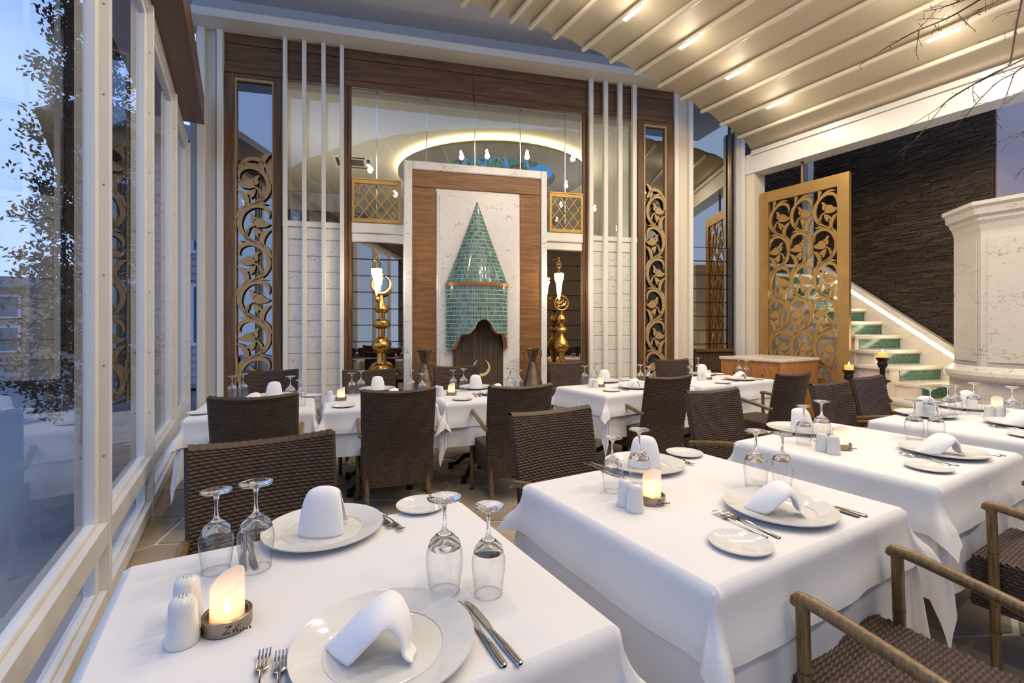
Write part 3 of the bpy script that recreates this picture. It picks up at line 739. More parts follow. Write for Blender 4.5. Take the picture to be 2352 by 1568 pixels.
gr.grid([[HP(PI*i/N, (1-h)**1.05*.995+.006, zB+(zA-zB)*h) for h in [k/16 for k in range(17)]] for i in range(N+1)])
def tile(mb, A, B, Cc, D, off=.004):
    A, B, Cc, D = map(Vector, (A, B, Cc, D)); n = (B-A).cross(D-A)
    if n.length < 1e-9: return
    n.normalize()
    if n.y > 0: n = -n
    c = (A+B+Cc+D)/4; top = [c+(p-c)*.90+n*off for p in (A, B, Cc, D)]
    mb.add([A, B, Cc, D] + top, [(4, 5, 6, 7), (0, 1, 5, 4), (1, 2, 6, 5), (2, 3, 7, 6), (3, 0, 4, 7)])
z = zC
hr = .0565
while z > zD-.02:
    for i in range(60):
        a0, a1 = PI*(i+.1)/60, PI*(i+.9)/60; zc = max(zcut(-cos(a0)), zcut(-cos(a1)))+.004
        z1_, z0_ = z-.004, max(z-hr+.004, zc)
        if z1_ - z0_ > .008: tile(tl, HP(a0, 1, z0_), HP(a1, 1, z0_), HP(a1, 1, z1_), HP(a0, 1, z1_))
    z -= hr
nr = int((zA-zB)/ .054)
for j in range(nr):
    h0, h1 = (j+.05)/nr, (j+.95)/nr; r0, r1 = (1-h0)**1.05+.004, (1-h1)**1.05+.004
    n = max(6, int(60*(r0+r1)/2))
    for i in range(n):
        a0, a1 = PI*(i+.1)/n, PI*(i+.9)/n
        tile(tl, HP(a0, r0, zB+(zA-zB)*h0), HP(a1, r0, zB+(zA-zB)*h0), HP(a1, r1, zB+(zA-zB)*h1), HP(a0, r1, zB+(zA-zB)*h1))
gr.build('grout_shell', M['grout'], hood, 60); tl.build('green_tiles', M['tile_green'], hood, 0, kind='stuff')
bd = MB(); bd.grid([[HP(PI*i/40, q, zz) for q, zz in ((.98, zB+.006), (1.03, zB+.006), (1.04, (zB+zC)/2), (1.03, zC-.006), (.98, zC-.006))] for i in range(41)]); bd.build('copper_band', M['copper_band'], hood)
ed = MB(); ed.grid([[HP(PI*i/120, q, zcut(-cos(PI*i/120))+dz) for q, dz in ((1.008, .004), (1.008, -.006), (.88, -.006), (.88, .004))] for i in range(121)]); ed.build('copper_edge', M['copper_band'], hood)
dr = thing('arched_door_panel', 'dark brown wood panel with a pale crescent under the tiled hood', 'door', WP(0, 0, 0), WA)
wbox('panel', 'wenge', 1042, 1148, .401, 1.52, NP+.0065, NP+.05, dr, n=.35); wbox('side_strip', 'wenge', 1148.3, 1156, .401, 1.45, NP+.0065, NP+.02, dr, n=.33)
cs_, cz_ = wsz(1106, 843, .36); m = MB(); pts, wd = [], []
for k in range(25):
    a = R(-240 + 300*k/24); pts.append((cs_+.108*cos(a), cz_+.108*sin(a))); wd.append(.006+.034*sin(PI*k/24)**.8)
m.ribbon(pts, wd, -NP-.062, -NP-.0505); m.build('crescent', mat('pale_gold', srgb(214, 190, 140), .5), dr, 0)
# copper jugs
def jug(px, label, flip):
    s_ = ws(px, .58); t_ = thing('copper_jug', label, 'jug', WP(s_, .58, .40), WA)
    m = MB(); m.lathe([(0, 0), (.175, 0), (.185, .015), (.178, .03), (.17, .05), (.12, .22), (.06, .41), (.045, .455), (.043, .47), (.05, .49), (.075, .58), (.098, .635), (.104, .64), (.095, .632), (.06, .55)], 32); m.build('body', M['copper'], t_)
    m = MB()
    for z in (.12, .25, .4): m.lathe([(.178-(z-.03)*.305, z-.004), (.182-(z-.03)*.305, z), (.178-(z-.03)*.305, z+.004)], 32)
    m.build('band', M['copper'], t_)
    for sgn in (-1, 1):
        m = MB(); m.tube(catmull([(sgn*.09, 0, .62), (sgn*.125, 0, .615), (sgn*.13, 0, .55), (sgn*.11, 0, .50), (sgn*.115, 0, .47)], 4), .006, 6); m.build('handle', M['copper'], t_)
jug(975, 'tapered dark copper jug left of the tiled hood', 0); jug(1223, 'tapered dark copper jug right of the tiled hood', 1)
# gold finials
def prof_px(lst, k, y0):     # (radius z-px, y z-px) -> metres above y0
    return [(r*k, (y0-y)*k) for r, y in lst]
def finial(px, ybase, k, lst, yb, label, kind, n):
    s_, zb = wsz(px, ybase, n); t_ = thing('gold_finial', label, 'finial', WP(s_, n, 0), WA)
    m = MB(); m.lathe([(0, 0), (.15, 0), (.15, .03), (.11, .05), (.10, zb-.06), (.14, zb-.03), (.15, zb-.001)], 28); m.build('pedestal', M['gold_leaf'], t_)
    m = MB(); m.lathe([(r, zb+z) for r, z in prof_px(lst, k, yb)], 32); m.build('turned_shaft', M['gold_leaf'], t_)
    return t_, zb
l1 = [(150, 1500), (135, 1470), (100, 1440), (60, 1425), (54, 1400), (52, 1300), (75, 1290), (108, 1250), (118, 1205), (100, 1160), (60, 1125), (38, 1105), (36, 1012), (60, 1005), (95, 985), (103, 955), (92, 915), (60, 897), (34, 890), (33, 818), (60, 810), (82, 770), (70, 740), (42, 700), (28, 660), (22, 600), (0, 598)]
t_, zb = finial(876, 848, .00112, l1, 1500, 'gold crescent topped finial in the left mirror niche', 'crescent', .16)
m = MB(); pts, rr_ = [], []; zc = zb + (1500-480)*.00112
for k in range(33):
    a = R(-245 + 310*k/32); q = sin(PI*k/32); rad = .118 + .012*(1-q); pts.append((rad*cos(a), 0, zc + rad*sin(a) - .012*0)); rr_.append(.003+.032*q**1.2)
m.tube(pts, rr_, 10); m.build('crescent', M['gold_leaf'], t_)
l2 = [(110, 1490), (95, 1475), (50, 1455), (38, 1440), (37, 1345), (60, 1338), (88, 1300), (93, 1265), (80, 1215), (50, 1180), (30, 1150), (25, 1110), (50, 1103), (75, 1070), (60, 1040), (28, 1025), (25, 985), (45, 978), (58, 935), (40, 895), (14, 870), (12, 842), (26, 836), (0, 828)]
t_, zb = finial(1290, 835, .00119, l2, 1490, 'gold finial with an openwork disc in the right mirror niche', 'disc', .16)
zc = zb + (1490-735)*.00119; m = MB(); m.tube([(.104*cos(2*PI*k/32), 0, zc+.104*sin(2*PI*k/32)) for k in range(32)], .013, 8, closed=True)
m.build('disc_ring', M['gold_leaf'], t_)
m = MB()
for pts in ([(-.08, .0), (-.05, .03), (-.02, 0), (.01, .035), (.04, 0), (.08, .02)], [(-.06, -.03), (-.02, -.045), (.03, -.03), (.07, -.04)], [(-.05, .05), (-.02, .07), (.0, .04)], [(.03, .07), (.035, .0), (.02, -.02)], [(-.03, .04), (-.03, -.03), (-.06, -.05)], [(.06, .05), (.06, .0), (.045, -.02)]):
    m.tube([(x, 0, zc+z) for x, z in catmull(pts, 5)], .006, 6)
m.build('openwork', M['gold_leaf'], t_)
# hanging lanterns
def lantern(px, y0, y1, label, n, two=False):
    s_, zt_ = wsz(px, y0, n); zb_ = wsz(px, y1, n)[1]; t_ = thing('hanging_lantern', label, 'lantern', WP(s_, n, zb_), WA); h = zt_-zb_
    m = MB(); m.tube([(.0, n-.015, h+.20), (.0, 0, h+.21), (0, 0, h+.16)], .006, 6); m.tube([(.035*cos(2*PI*k/20), 0, h+.10+.05*sin(2*PI*k/20)) for k in range(20)], .006, 6, closed=True); m.tube([(.018*cos(2*PI*k/16), 0, h+.09+.025*sin(2*PI*k/16)) for k in range(16)], .005, 6, closed=True)
    m.tube([(0, 0, h+.05), (0, 0, h)], .01, 6); m.build('bracket_and_chain', M['gold_leaf'], t_)
    m = MB(); m.lathe([(0, h), (.05, h-.005), (.07, h-.02), (.072, h-.03)], 20); m.build('cap', M['gold_leaf'], t_)
    m = MB(); m.lathe([(.07, h-.031), (.066, h-.10), (.045, h-.16), (.03, h*.25), (.008, .0)], 20); m.build('glass_cone', M['lantern'], t_)
    m = MB(); m.tube([(0, 0, 0), (0, 0, -.03)], .005, 6); m.lathe([(0, -.03), (.02, -.037), (.028, -.055), (.02, -.075), (0, -.082)], 12); m.build('drop_ball', M['gold_leaf'], t_)
    lamp('POINT', (0, -.12, h*.6), 12, WARM, .05, parent=t_)
lantern(865, 612, 678, 'bright cone lantern hanging in the left mirror niche', .30)
lantern(1284, 624, 688, 'bright cone lantern hanging in the right mirror niche', .30)
# lattice railings
def railing(px0, px1, label):
    a, b = ws(px0), ws(px1); t_ = thing('lattice_railing', label, 'railing', WP(a, .05, 2.762), WA); w = b-a; h = .58
    m = MB(); m.box(0, w, -.02, .02, h-.05, h); m.box(-.0, w, -.03, .03, h, h+.018); m.box(0, w, -.02, .02, 0, .05); m.box(0, .035, -.02, .02, .05, h-.05); m.box(w-.035, w, -.02, .02, .05, h-.05)
    m.build('frame', M['gold_paint'], t_, 0)
    m = MB(); p = .075; A = p/2; hp = .1; sh = [(-.93, 0), (-.93, .09), (-.64, .13), (-.55, .26), (-.22, .40), (-.18, .47), (0, .5), (.18, .53), (.22, .60), (.55, .74), (.64, .87), (.93, .91), (.93, 1)]
    i = 0; x = .035 + .01
    while x < w-.02:
        z = .05; sg = 1 if i % 2 else -1; pts = []
        while z < h-.06:
            for c, q in sh[:-1]:
                zz = z+q*hp
                if zz < h-.05: pts.append((x + sg*c*A*.97, zz))
            z += hp; sg = -sg
        pts = [(min(max(px_, .03), w-.03), zz) for px_, zz in pts]
        m.ribbon(pts, [.011]*len(pts), -.01, .01); x += p; i += 1
    m.build('lattice', M['gold_paint'], t_, 0)
railing(809, 921, 'gold quatrefoil lattice railing left of the white framed panel'); railing(1259, 1335, 'gold quatrefoil lattice railing right of the white framed panel')

# ================================================================ big gold scroll screen
u0, u1, vS = 3.34, 4.63, 7.36
scn = thing('scroll_screen', 'tall gold openwork scroll screen beside the marble staircase', 'screen', VU(vS, u0, 0), RA + R(90))
W_, HS = u1-u0, 3.5
m = MB(); m.box(0, .15, -.03, .03, .03, HS); m.build('frame_stile', M['gold_paint'], scn, 0)
m = MB(); m.box(W_-.13, W_, -.03, .03, .03, HS); m.build('frame_stile', M['gold_paint'], scn, 0)
m = MB(); m.box(.1501, W_-.1301, -.03, .03, HS-.17, HS); m.build('frame_rail', M['gold_paint'], scn, 0)
m = MB(); m.box(.1501, W_-.1301, -.03, .03, .03, .2); m.build('frame_rail', M['gold_paint'], scn, 0)
m = MB(); m.box(.04, .08, -.02, .02, 0, .03); m.box(W_-.08, W_-.04, -.02, .02, 0, .03); m.build('feet', M['gold_paint'], scn, 0)
m = MB(); cw = (W_-.28)/3
for c in range(3): scroll_strip(m, .15+c*cw, cw, HS-.2+ .0, .35, .5, -.012, .012, True)
m.build('scrollwork', M['gold_paint'], scn, 0)
m = MB(); m.tube([(W_*.5, 0, HS), (W_*.5, 0, 3.83)], .02, 10); m.build('hanging_rod', M['bamboo'], scn)

# ================================================================ staircase
st = thing('marble_staircase', 'marble staircase with green tiled risers beside the dark slate wall', 'staircase', (0, 0, 0), 0)
SA = R(16); ex_ = Vector((cos(SA), sin(SA), 0)); ey_ = Vector((-sin(SA), cos(SA), 0))
def oct_box(mb, c, x0, x1, y0, y1, z0, z1):
    q = [c+ex_*a+ey_*b for a, b in ((x0, y0), (x1, y0), (x1, y1), (x0, y1))]
    mb.hexa([Vector((p.x, p.y, z0)) for p in q] + [Vector((p.x, p.y, z1)) for p in q])
for k in range(-1, 12):
    Yk = 5.9+.237*k; zk = .406+.203*k; xr = 5.93-.09*(k-3); xl = 5.05-.095*(k-3)
    c = Vector(((xr+xl)/2, Yk, 0)); hw = (xr-xl)/2; L0, R0 = hw+.10, hw+.02
    if k == 2: L0 = hw+.2
    if k == 1: L0, R0 = hw+.12, hw+.3
    if k == 0: L0, R0 = hw+.45, hw+.3
    if k == -1: L0, R0 = hw+.62, hw+.35
    m = MB(); oct_box(m, c, -L0+.02, R0, .03, .9 if k < 2 else .6, max(0, zk-.203 if k < 1 else 0), zk-.051); m.build('step_block', M['marble_warm'], st, 0)
    m = MB()
    if k in (1, 0, -1):      # rounded ends
        q = [(-L0, .9)] + [(-L0+.12-.12*cos(R(a)), .12-.12*sin(R(a))) for a in (0, 30, 60, 90)] + [(R0-.25+.25*sin(R(a)), .25-.25*cos(R(a))) for a in (0, 30, 60, 90)] + [(R0, .9)]
        P_ = [c+ex_*a+ey_*b for a, b in q]; n = len(P_)
        m.add([Vector((p.x, p.y, zk-.05)) for p in P_]+[Vector((p.x, p.y, zk)) for p in P_], [tuple(range(n, 2*n)), tuple(range(n))[::-1]]+[(i, (i+1) % n, n+(i+1) % n, n+i) for i in range(n)])
    else: oct_box(m, c, -L0-.02, R0+.01, -.01, .62, zk-.05, zk)
    bevel(m.build('tread', M['marble_warm'], st, 0), .012, 2)
    m = MB(); x = -hw; 
    while x < hw-.01:
        for r_ in range(3):
            z0_ = zk-.195+.045*r_; q = [c+ex_*a+ey_*b for a, b in ((x+.002, .022), (min(x+.022, hw)-.001, .022), (min(x+.022, hw)-.001, .0295), (x+.002, .0295))]
            m.hexa([Vector((p.x, p.y, z0_+.002)) for p in q] + [Vector((p.x, p.y, z0_+.043)) for p in q])
        x += .0225
    m.build('riser_tiles', M['tile_stair'], st, 0, kind='stuff')
def SW(Y, z, off): # point on the slate wall plane, off in front
    n_ = Vector((-.944, -.33, 0)); return Vector((SLP(Y), Y, z)) + n_*off
def zline(Y, dz): return 1.10 + (2.15-1.10)*(Y-6.42)/(7.80-6.42) + dz
m = MB(); Ys = (5.8, 8.2)
m.hexa([SW(5.8, zline(5.8, -.75), .04), SW(8.2, zline(8.2, -.75), .04), SW(8.2, zline(8.2, -.75), .10), SW(5.8, zline(5.8, -.75), .10),
        SW(5.8, zline(5.8, -.17), .04), SW(8.2, zline(8.2, -.17), .04), SW(8.2, zline(8.2, -.17), .10), SW(5.8, zline(5.8, -.17), .10)]); m.build('stringer', M['marble_warm'], st, 0)
m = MB(); m.hexa([SW(5.8, zline(5.8, -.09), .04), SW(8.2, zline(8.2, -.09), .04), SW(8.2, zline(8.2, -.09), .13), SW(5.8, zline(5.8, -.09), .13),
        SW(5.8, zline(5.8, 0), .04), SW(8.2, zline(8.2, 0), .04), SW(8.2, zline(8.2, 0), .13), SW(5.8, zline(5.8, 0), .13)]); m.build('coping', M['marble_warm'], st, 0)
m = MB(); m.hexa([SW(5.8, zline(5.8, -.168), .05), SW(8.1, zline(8.1, -.168), .05), SW(8.1, zline(8.1, -.168), .07), SW(5.8, zline(5.8, -.168), .07),
        SW(5.8, zline(5.8, -.092), .05), SW(8.1, zline(8.1, -.092), .05), SW(8.1, zline(8.1, -.092), .07), SW(5.8, zline(5.8, -.092), .07)]); m.build('led_strip', M['led'], st, 0, label='glowing yellow white light strip along the stair')
for k in range(5):
    Y = 6.3+.42*k; lamp('POINT', SW(Y, zline(Y, -.25), .55), 1.3, (1, .93, .66), .12)
# landing wall left of the stairs and marble side
m = MB(); m.hexa([Vector(p) for p in ((3.9, 7.75, 0), (4.9, 8.2, 0), (4.9, 8.4, 0), (3.9, 7.95, 0), (3.9, 7.75, 1.95), (4.9, 8.2, 1.95), (4.9, 8.4, 1.95), (3.9, 7.95, 1.95))]); m.build('landing_wall', M['marble_warm'], st, 0)

# ================================================================ marble column
cc = Vector((5.86, 5.30, 0)); col = thing('marble_column', 'big pale marble octagonal column with moulded capital at right edge', 'column', cc, R(5))
def octl(name, prof, mt='marble_col', bev=0, n=8, a=R(22.5)):
    m = MB(); m.lathe([(r, z) for r, z in prof], n, (0, 0, 0), a, a+2*PI); return m.build(name, M[mt], col, 30 if n > 8 else 0)
octl('shaft', [(.66, .86), (.66, 2.40)], a=0)
for k in range(8):
    a0, a1 = k*PI/4, (k+1)*PI/4; A, B = Vector((cos(a0), sin(a0), 0))*.662, Vector((cos(a1), sin(a1), 0))*.662; d = B-A; n_ = Vector((d.y, -d.x, 0)).normalized()
    p0, p1 = A+d*.12, A+d*.88; m = MB()
    m.hexa([Vector((q.x, q.y, .95)) for q in (p0, p1, p1+n_*.012, p0+n_*.012)]+[Vector((q.x, q.y, 2.32)) for q in (p0, p1, p1+n_*.012, p0+n_*.012)]); m.build('raised_panel', M['marble_col'], col, 0)
octl('capital', [(.66, 2.40), (.675, 2.48), (.70, 2.52), (.70, 2.55), (.735, 2.58), (.74, 2.65), (.77, 2.68), (.77, 2.72), (0, 2.74)], a=0)
octl('base_moulding', [(.66, .9), (.70, .88), (.72, .86), (.745, .84), (.755, .80), (.74, .76), (.70, .735)], n=48)
octl('plinth', [(.735, 0), (.735, .28), (.71, .30), (.70, .735)], a=0)

# ================================================================ oak cabinet
cab = thing('oak_cabinet', 'oak drawer cabinet with a white marble top before the gold screen', 'cabinet', VU(6.30, 3.70, 0), RA)
m = MB(); m.box(0, .95, 0, .90, .03, .84); m.build('carcass', M['oak_cab'], cab, 0)
m = MB(); m.box(-.01, .96, -.01, .91, .84, .858); m.build('moulding', M['oak_cab'], cab, 0)
m = MB(); m.box(-.02, .97, -.02, .92, .858, .895); bevel(m.build('marble_top', M['marble_warm'], cab, 0), .006)
m = MB(); m.box(.04, .91, .04, .86, 0, .03); m.build('plinth', M['dark'], cab, 0)
for r_ in range(3):
    for c_ in range(2):
        y0, z0 = .03+c_*.435, .80-.25*(r_+1); m = MB(); m.box(-.018, -.0005, y0, y0+.405, z0, z0+.235); dw = m.build('drawer', M['oak_cab'], cab, 0); bevel(dw, .003)
        m = MB(); m.tube([(-.0185, y0+.2, z0+.12), (-.03, y0+.2, z0+.12), (-.034, y0+.2, z0+.12), (-.044, y0+.2, z0+.12)], [.005, .005, .013, .009], 10); m.build('knob', M['copper'], dw)

# ================================================================ tall black candle stands
def cstand(px, zb, Y, ztop, label, lc):
    X = (px-CX)/F*Y; t_ = thing('candle_stand', label, 'candlestick', (X, Y, zb), 0); h = ztop-zb
    m = MB(); m.lathe([(0, 0), (.10, 0), (.10, .02), (.07, .05), (.05, .1), (.035, h*.35), (.05, h*.42), (.085, h*.46), (.085, h*.49), (.04, h*.52), (.028, h*.58), (.03, h*.75), (.05, h*.80), (.055, h*.86), (.045, h*.9), (.075, h*.985), (.08, h-.006), (0, h)], 24); m.build('turned_stem', M['iron'], t_)
    c = thing('candle', lc, 'candle', (X, Y, ztop+.0005), 0)
    m = MB(); m.lathe([(0, 0), (.05, 0), (.05, .055), (.044, .06), (.03, .052), (0, .05)], 24); m.build('wax', M['candle_wax'], c)
    m = MB(); m.lathe([(0, .052), (.012, .065), (.008, .082), (0, .105)], 10); m.build('flame', M['flame'], c)
cstand(1950, .203, 6.05, .79, 'black turned candle stand left, behind the chairs by the gold screen', 'lit orange candle on the left, lower black stand')
cstand(2027, .406, 5.93, .955, 'taller placed black candle stand standing on the marble steps', 'lit orange candle on the black stand upon the marble steps')

# ================================================================ bare tree branches at top right
br = thing('bare_tree', 'bare thin tree branches reaching in at the top right corner', 'tree', (2.95, 2.15, 0), 0)
rnd = random.Random(5)
def bp(x, y, dY=0): Y = 2.35+dY; px, py = 1980+x*.2551, y*.2551; return Vector(((px-CX)/F*Y, Y, H-(py-CY)*Y/F)) - Vector((2.95, 2.15, 0))
m = MB()
def brn(pts, r0, r1, tw_=True, dY=0):
    P_ = catmull([tuple(bp(x, y, dY + .1*sin(x*.01))) for x, y in pts], 5); n = len(P_)
    m.tube(P_, [r0+(r1-r0)*i/(n-1) for i in range(n)], 5)
    if tw_:
        for i in range(3, n-1, 3):
            p = Vector(P_[i]); d = (Vector(P_[i+1])-Vector(P_[i-1])).normalized(); s_ = Vector((rnd.uniform(-1, 1), rnd.uniform(-.5, .5), rnd.uniform(-1, 1)))
            e_ = (d*.6+s_*.6).normalized()*rnd.uniform(.015, .05); m.tube([p, p+e_*.6, p+e_+Vector((0, 0, -.004))], [.0014, .001, .0016], 4)
brn([(1600, -350), (1300, -140), (1055, 0), (860, 115), (720, 185), (500, 275), (330, 365), (190, 445), (0, 575), (-30, 590)], .006, .0012)
brn([(1700, -300), (1480, -100), (1420, 90), (1385, 260), (1350, 480), (1320, 590), (1200, 650), (1000, 760), (800, 880), (690, 970), (540, 1065), (345, 1185)], .006, .0011, dY=.06)
brn([(1900, 330), (1458, 530), (1200, 660), (1000, 762)], .005, .003, dY=.06)
brn([(1900, 380), (1458, 600), (1370, 660), (1220, 740), (1020, 940), (920, 1060), (800, 1170)], .004, .001, dY=-.05)
brn([(1000, 762), (780, 900), (710, 975), (580, 1140), (470, 1270), (330, 1370)], .0028, .001, dY=.06)
brn([(470, 1270), (400, 1330), (380, 1410)], .0016, .0008, dY=.06)
brn([(1370, 660), (1320, 800), (1270, 930), (1215, 1030), (1215, 1135)], .0025, .001, dY=-.05)
brn([(1000, 770), (1000, 860), (1030, 950)], .0015, .001); brn([(1100, -60), (920, 0), (700, 75), (550, 100)], .0035, .0012)
brn([(1000, -80), (850, 20), (760, 50), (620, 70)], .0025, .001); brn([(670, 85), (580, 190), (490, 275)], .0022, .001); brn([(860, 120), (920, 190), (970, 240)], .002, .001)
brn([(1500, -200), (1230, 0), (1090, 70), (960, 160), (900, 190)], .004, .0012); brn([(1385, 260), (1200, 330), (1030, 390)], .0022, .0009, dY=.06)
brn([(515, 275), (495, 400), (490, 500)], .002, .001); brn([(655, 215), (670, 250), (695, 280)], .0015, .001); brn([(1420, 90), (1300, 115), (1195, 160)], .0022, .001, dY=.06)
brn([(860, 120), (740, 170), (610, 165), (490, 180)], .002, .001); brn([(1000, 100), (1090, 70), (1180, 30)], .0015, .001); brn([(1600, 1400), (1440, 1530), (1380, 1620)], .002, .001, dY=.1)
brn([(1800, 650), (1458, 810), (1310, 920), (1270, 935)], .0025, .001, dY=-.1)
brn([(1700, 1050), (1500, 1160), (1300, 1250), (1180, 1290)], .002, .001, dY=.1); brn([(1600, 1080), (1440, 1200), (1280, 1320)], .002, .001, dY=.1)
m.build('branches', M['bark'], br)
m = MB(); m.tube([(0, 0, 0), (.04, .03, 1.2), (-.02, .05, 2.3), bp(2050, -300)], [.06, .05, .035, .012], 10)
for e_ in ((1600, -350), (1700, -300), (1900, 330), (1900, 380), (1800, 650), (1500, -200)): m.tube([(-.02, .05, 2.0), (Vector((-.02, .05, 2.3))+bp(*e_))/2+Vector((0, 0, .12)), bp(*e_, .06 if e_ in ((1700, -300), (1900, 330)) else 0)], [.02, .012, .006], 6)
for e_ in ((1600, 1400), (1700, 1050), (1600, 1080)): m.tube([(0, .03, 1.6), bp(*e_, .1)], [.012, .003], 6)
m.build('trunk', M['bark'], br)
# ================================================================ woven armchair
def weave(mb, fn, nrm, a, b, pr=.0133, pc=.028, amp=.0052, sx=6, sy=4):
    """fn(s,t) surface (s,t in metres 0..a, 0..b); bumps of staggered strands along s"""
    nc, nr_ = round(a/pc), round(b/pr); ni, nj = nc*sx, nr_*sy; P = []
    for i in range(ni+1):
        row = []
        for j in range(nj+1):
            s, t = a*i/ni, b*j/nj; r = j//sy; ft = (j % sy)/sy; fs = ((i % sx)/sx + (.5 if r % 2 else 0)) % 1
            h = (sin(PI*ft)**.55)*(.05+.95*sin(PI*fs)**.8)*amp
            p = Vector(fn(s, t)); row.append(p + Vector(nrm(s, t))*h)
        P.append(row)
    mb.grid(P)
BW, BT, ZB0, ZB1 = .50, .035, .20, .90
def backp(s, t, side):     # x across, leaning back, hollowed
    x = s-BW/2; z = ZB0+t; w = 1 - .05*(1-t/(ZB1-ZB0)); lean = -.085*max(0, (z-.44)/.46)**1.15
    hol = -.035*(1-(2*x/BW)**2)*min(1, max(0, (z-.4)/.3)); top = .018*(1-(2*x/BW)**2)
    z2 = z - (top if t/(ZB1-ZB0) > .93 else 0)*((t/(ZB1-ZB0)-.93)/.07 if t/(ZB1-ZB0) > .93 else 0)
    return (x*w, -.22 + lean + hol + side*BT, z2)
def chair_meshes():
    ms = {}
    m = MB(); Hh = ZB1-ZB0
    weave(m, lambda s, t: backp(s, t, 0), lambda s, t: (0, -1, 0), BW, Hh)
    weave(m, lambda s, t: backp(s, t, 1), lambda s, t: (0, 1, 0), BW, Hh)
    for sd in (0, BW):      # side edges, top edge
        m.grid([[backp(sd, Hh*j/40, 0) for j in range(41)], [tuple(Vector(backp(sd, Hh*j/40, .5)) + Vector((.012 if sd else -.012, 0, 0))) for j in range(41)], [backp(sd, Hh*j/40, 1) for j in range(41)]])
    rows = [[], [], []]; n = 72
    for i in range(n+1):
        s = BW*i/n; b = .003*abs(sin(PI*s/.028)); rows[0].append(backp(s, Hh, 0)); p = Vector(backp(s, Hh, .5)); rows[1].append((p.x, p.y, p.z+.011+b)); rows[2].append(backp(s, Hh, 1))
    m.grid(rows); m.grid([[backp(BW*i/10, 0, 0) for i in range(11)], [backp(BW*i/10, 0, 1) for i in range(11)]])
    ms['back'] = m.mesh('woven_backrest', M['rattan'], 50)
    m = MB(); SW_, y0, y1, z0, z1 = .49, -.18, .26, .235, .43
    weave(m, lambda s, t: (s-SW_/2, y0+t, z1 + .012*sin(PI*s/SW_)*sin(PI*t/(y1-y0))), lambda s, t: (0, 0, 1), SW_, y1-y0)
    weave(m, lambda s, t: (s-SW_/2, y1, z0+t), lambda s, t: (0, 1, 0), SW_, z1-z0)
    for sg in (-1, 1): weave(m, lambda s, t: (sg*SW_/2, y0+s, z0+t), lambda s, t: (sg, 0, 0), y1-y0, z1-z0)
    m.add([(-SW_/2, y0, z0), (SW_/2, y0, z0), (SW_/2, y1, z0), (-SW_/2, y1, z0)], [(0, 1, 2, 3)])
    ms['seat'] = m.mesh('woven_seat', M['rattan'], 50)
    def nodes(m, pts):
        for p in pts: pass
    def leg(pts, r): m = MB(); m.tube(pts, r, 16); return m
    ms['fl'] = []; ms['rl'] = []; ms['arm'] = []
    for sg in (-1, 1):
        ms['fl'].append(leg([(sg*.262, .185, 0), (sg*.262, .19, .3), (sg*.262, .20, .64)], .0165).mesh('leg', M['bamboo']))
        ms['rl'].append(leg([(sg*.215, -.255, 0), (sg*.215, -.222, .1), (sg*.215, -.203, .3)], .0165).mesh('leg', M['bamboo']))
        ms['arm'].append(leg(catmull([(sg*.262, .213, .63), (sg*.262, .195, .648), (sg*.262, .07, .632), (sg*.262, -.09, .604), (sg*.258, -.215, .578), (sg*.245, -.24, .574)], 4), .0175).mesh('armrest', M['bamboo']))
    for k, z in (('n1', .15), ('n2', .42)):
        m = MB(); m.tube([(0, 0, -.0015), (0, 0, .0015)], .0172, 16); ms[k] = m.mesh('bamboo_ring', M['bamboo_node'])
    m = MB(); m.tube([(0, 0, 0), (0, 0, .012)], .0175, 10); ms['foot'] = m.mesh('rubber_foot', M['iron'])
    return ms
CM = chair_meshes()
def make_chair():
    t_ = thing('woven_armchair', '', 'chair')
    put('backrest', CM['back'], t_); put('seat', CM['seat'], t_)
    for i, sg in enumerate((-1, 1)):
        l = put('leg', CM['fl'][i], t_)
        for z in (.17, .47): put('bamboo_ring', CM['n1'], l, (sg*.262, .187+.008*(z > .3), z))
        put('rubber_foot', CM['foot'], l, (sg*.262, .185, -.001))
        l = put('leg', CM['rl'][i], t_); put('bamboo_ring', CM['n1'], l, (sg*.215, -.221, .11)); put('rubber_foot', CM['foot'], l, (sg*.215, -.255, -.001))
        a = put('armrest', CM['arm'][i], t_); m = MB(); m.tube([(sg*.262, .0, .6188), (sg*.262, .003, .6192)], .0182, 10); m.build('bamboo_ring', M['bamboo_node'], a)
    return t_
chair0 = make_chair(); used = [False]
def chair(v, u, deg, label, group='woven armchairs at the dining tables'):
    """v,u = middle of the top edge of the back; deg 0 faces along +u"""
    a = RA + R(deg); c = chair0 if not used[0] else copy_tree(chair0); used[0] = True
    p = VU(v, u) - Vector((-sin(a), cos(a), 0))*(-.325); c.location = p; c.rotation_euler = (0, 0, a); c['label'] = label; c['group'] = group
    return c
K = .978
def cpx(xa, ya, xb, yb): a, b = atvu(xa, ya, .895), atvu(xb, yb, .895); return ((a[0]+b[0])/2, (a[1]+b[1])/2)
def chp(pa, deg, label): v, u = cpx(*pa); chair(v, u, deg, label)
chp((440, 1022, 757, 994), 183, 'woven brown armchair facing us behind the front left table')
chp((1168, 950, 1340, 934), 180, 'woven brown armchair facing us behind the front middle table')
v_, u_ = cpx(1577, 905, 1685, 890); chair(v_, u_+.03, 176, 'woven brown armchair facing us behind the front right table')
v_, u_ = cpx(1850, 882, 1935, 877); chair(v_, u_, 178, 'woven brown armchair behind the far right table, left one of two')
v_, u_ = cpx(1950, 869, 2020, 864); chair(v_, u_+.02, 178, 'woven brown armchair behind the far right table, nearer the marble steps')
chp((478, 916, 680, 908), -9, 'woven brown armchair with its back to us at the back table beside the window')
chp((836, 899, 1000, 895), -10, 'woven brown armchair with its back to us at the second back table from the window')
chp((1128, 890, 1272, 885), -11, 'woven brown armchair with its back to us at the back table before the hood')
chp((1492, 868, 1594, 864), -6, 'woven brown armchair seen from behind at the back table before the right slats')
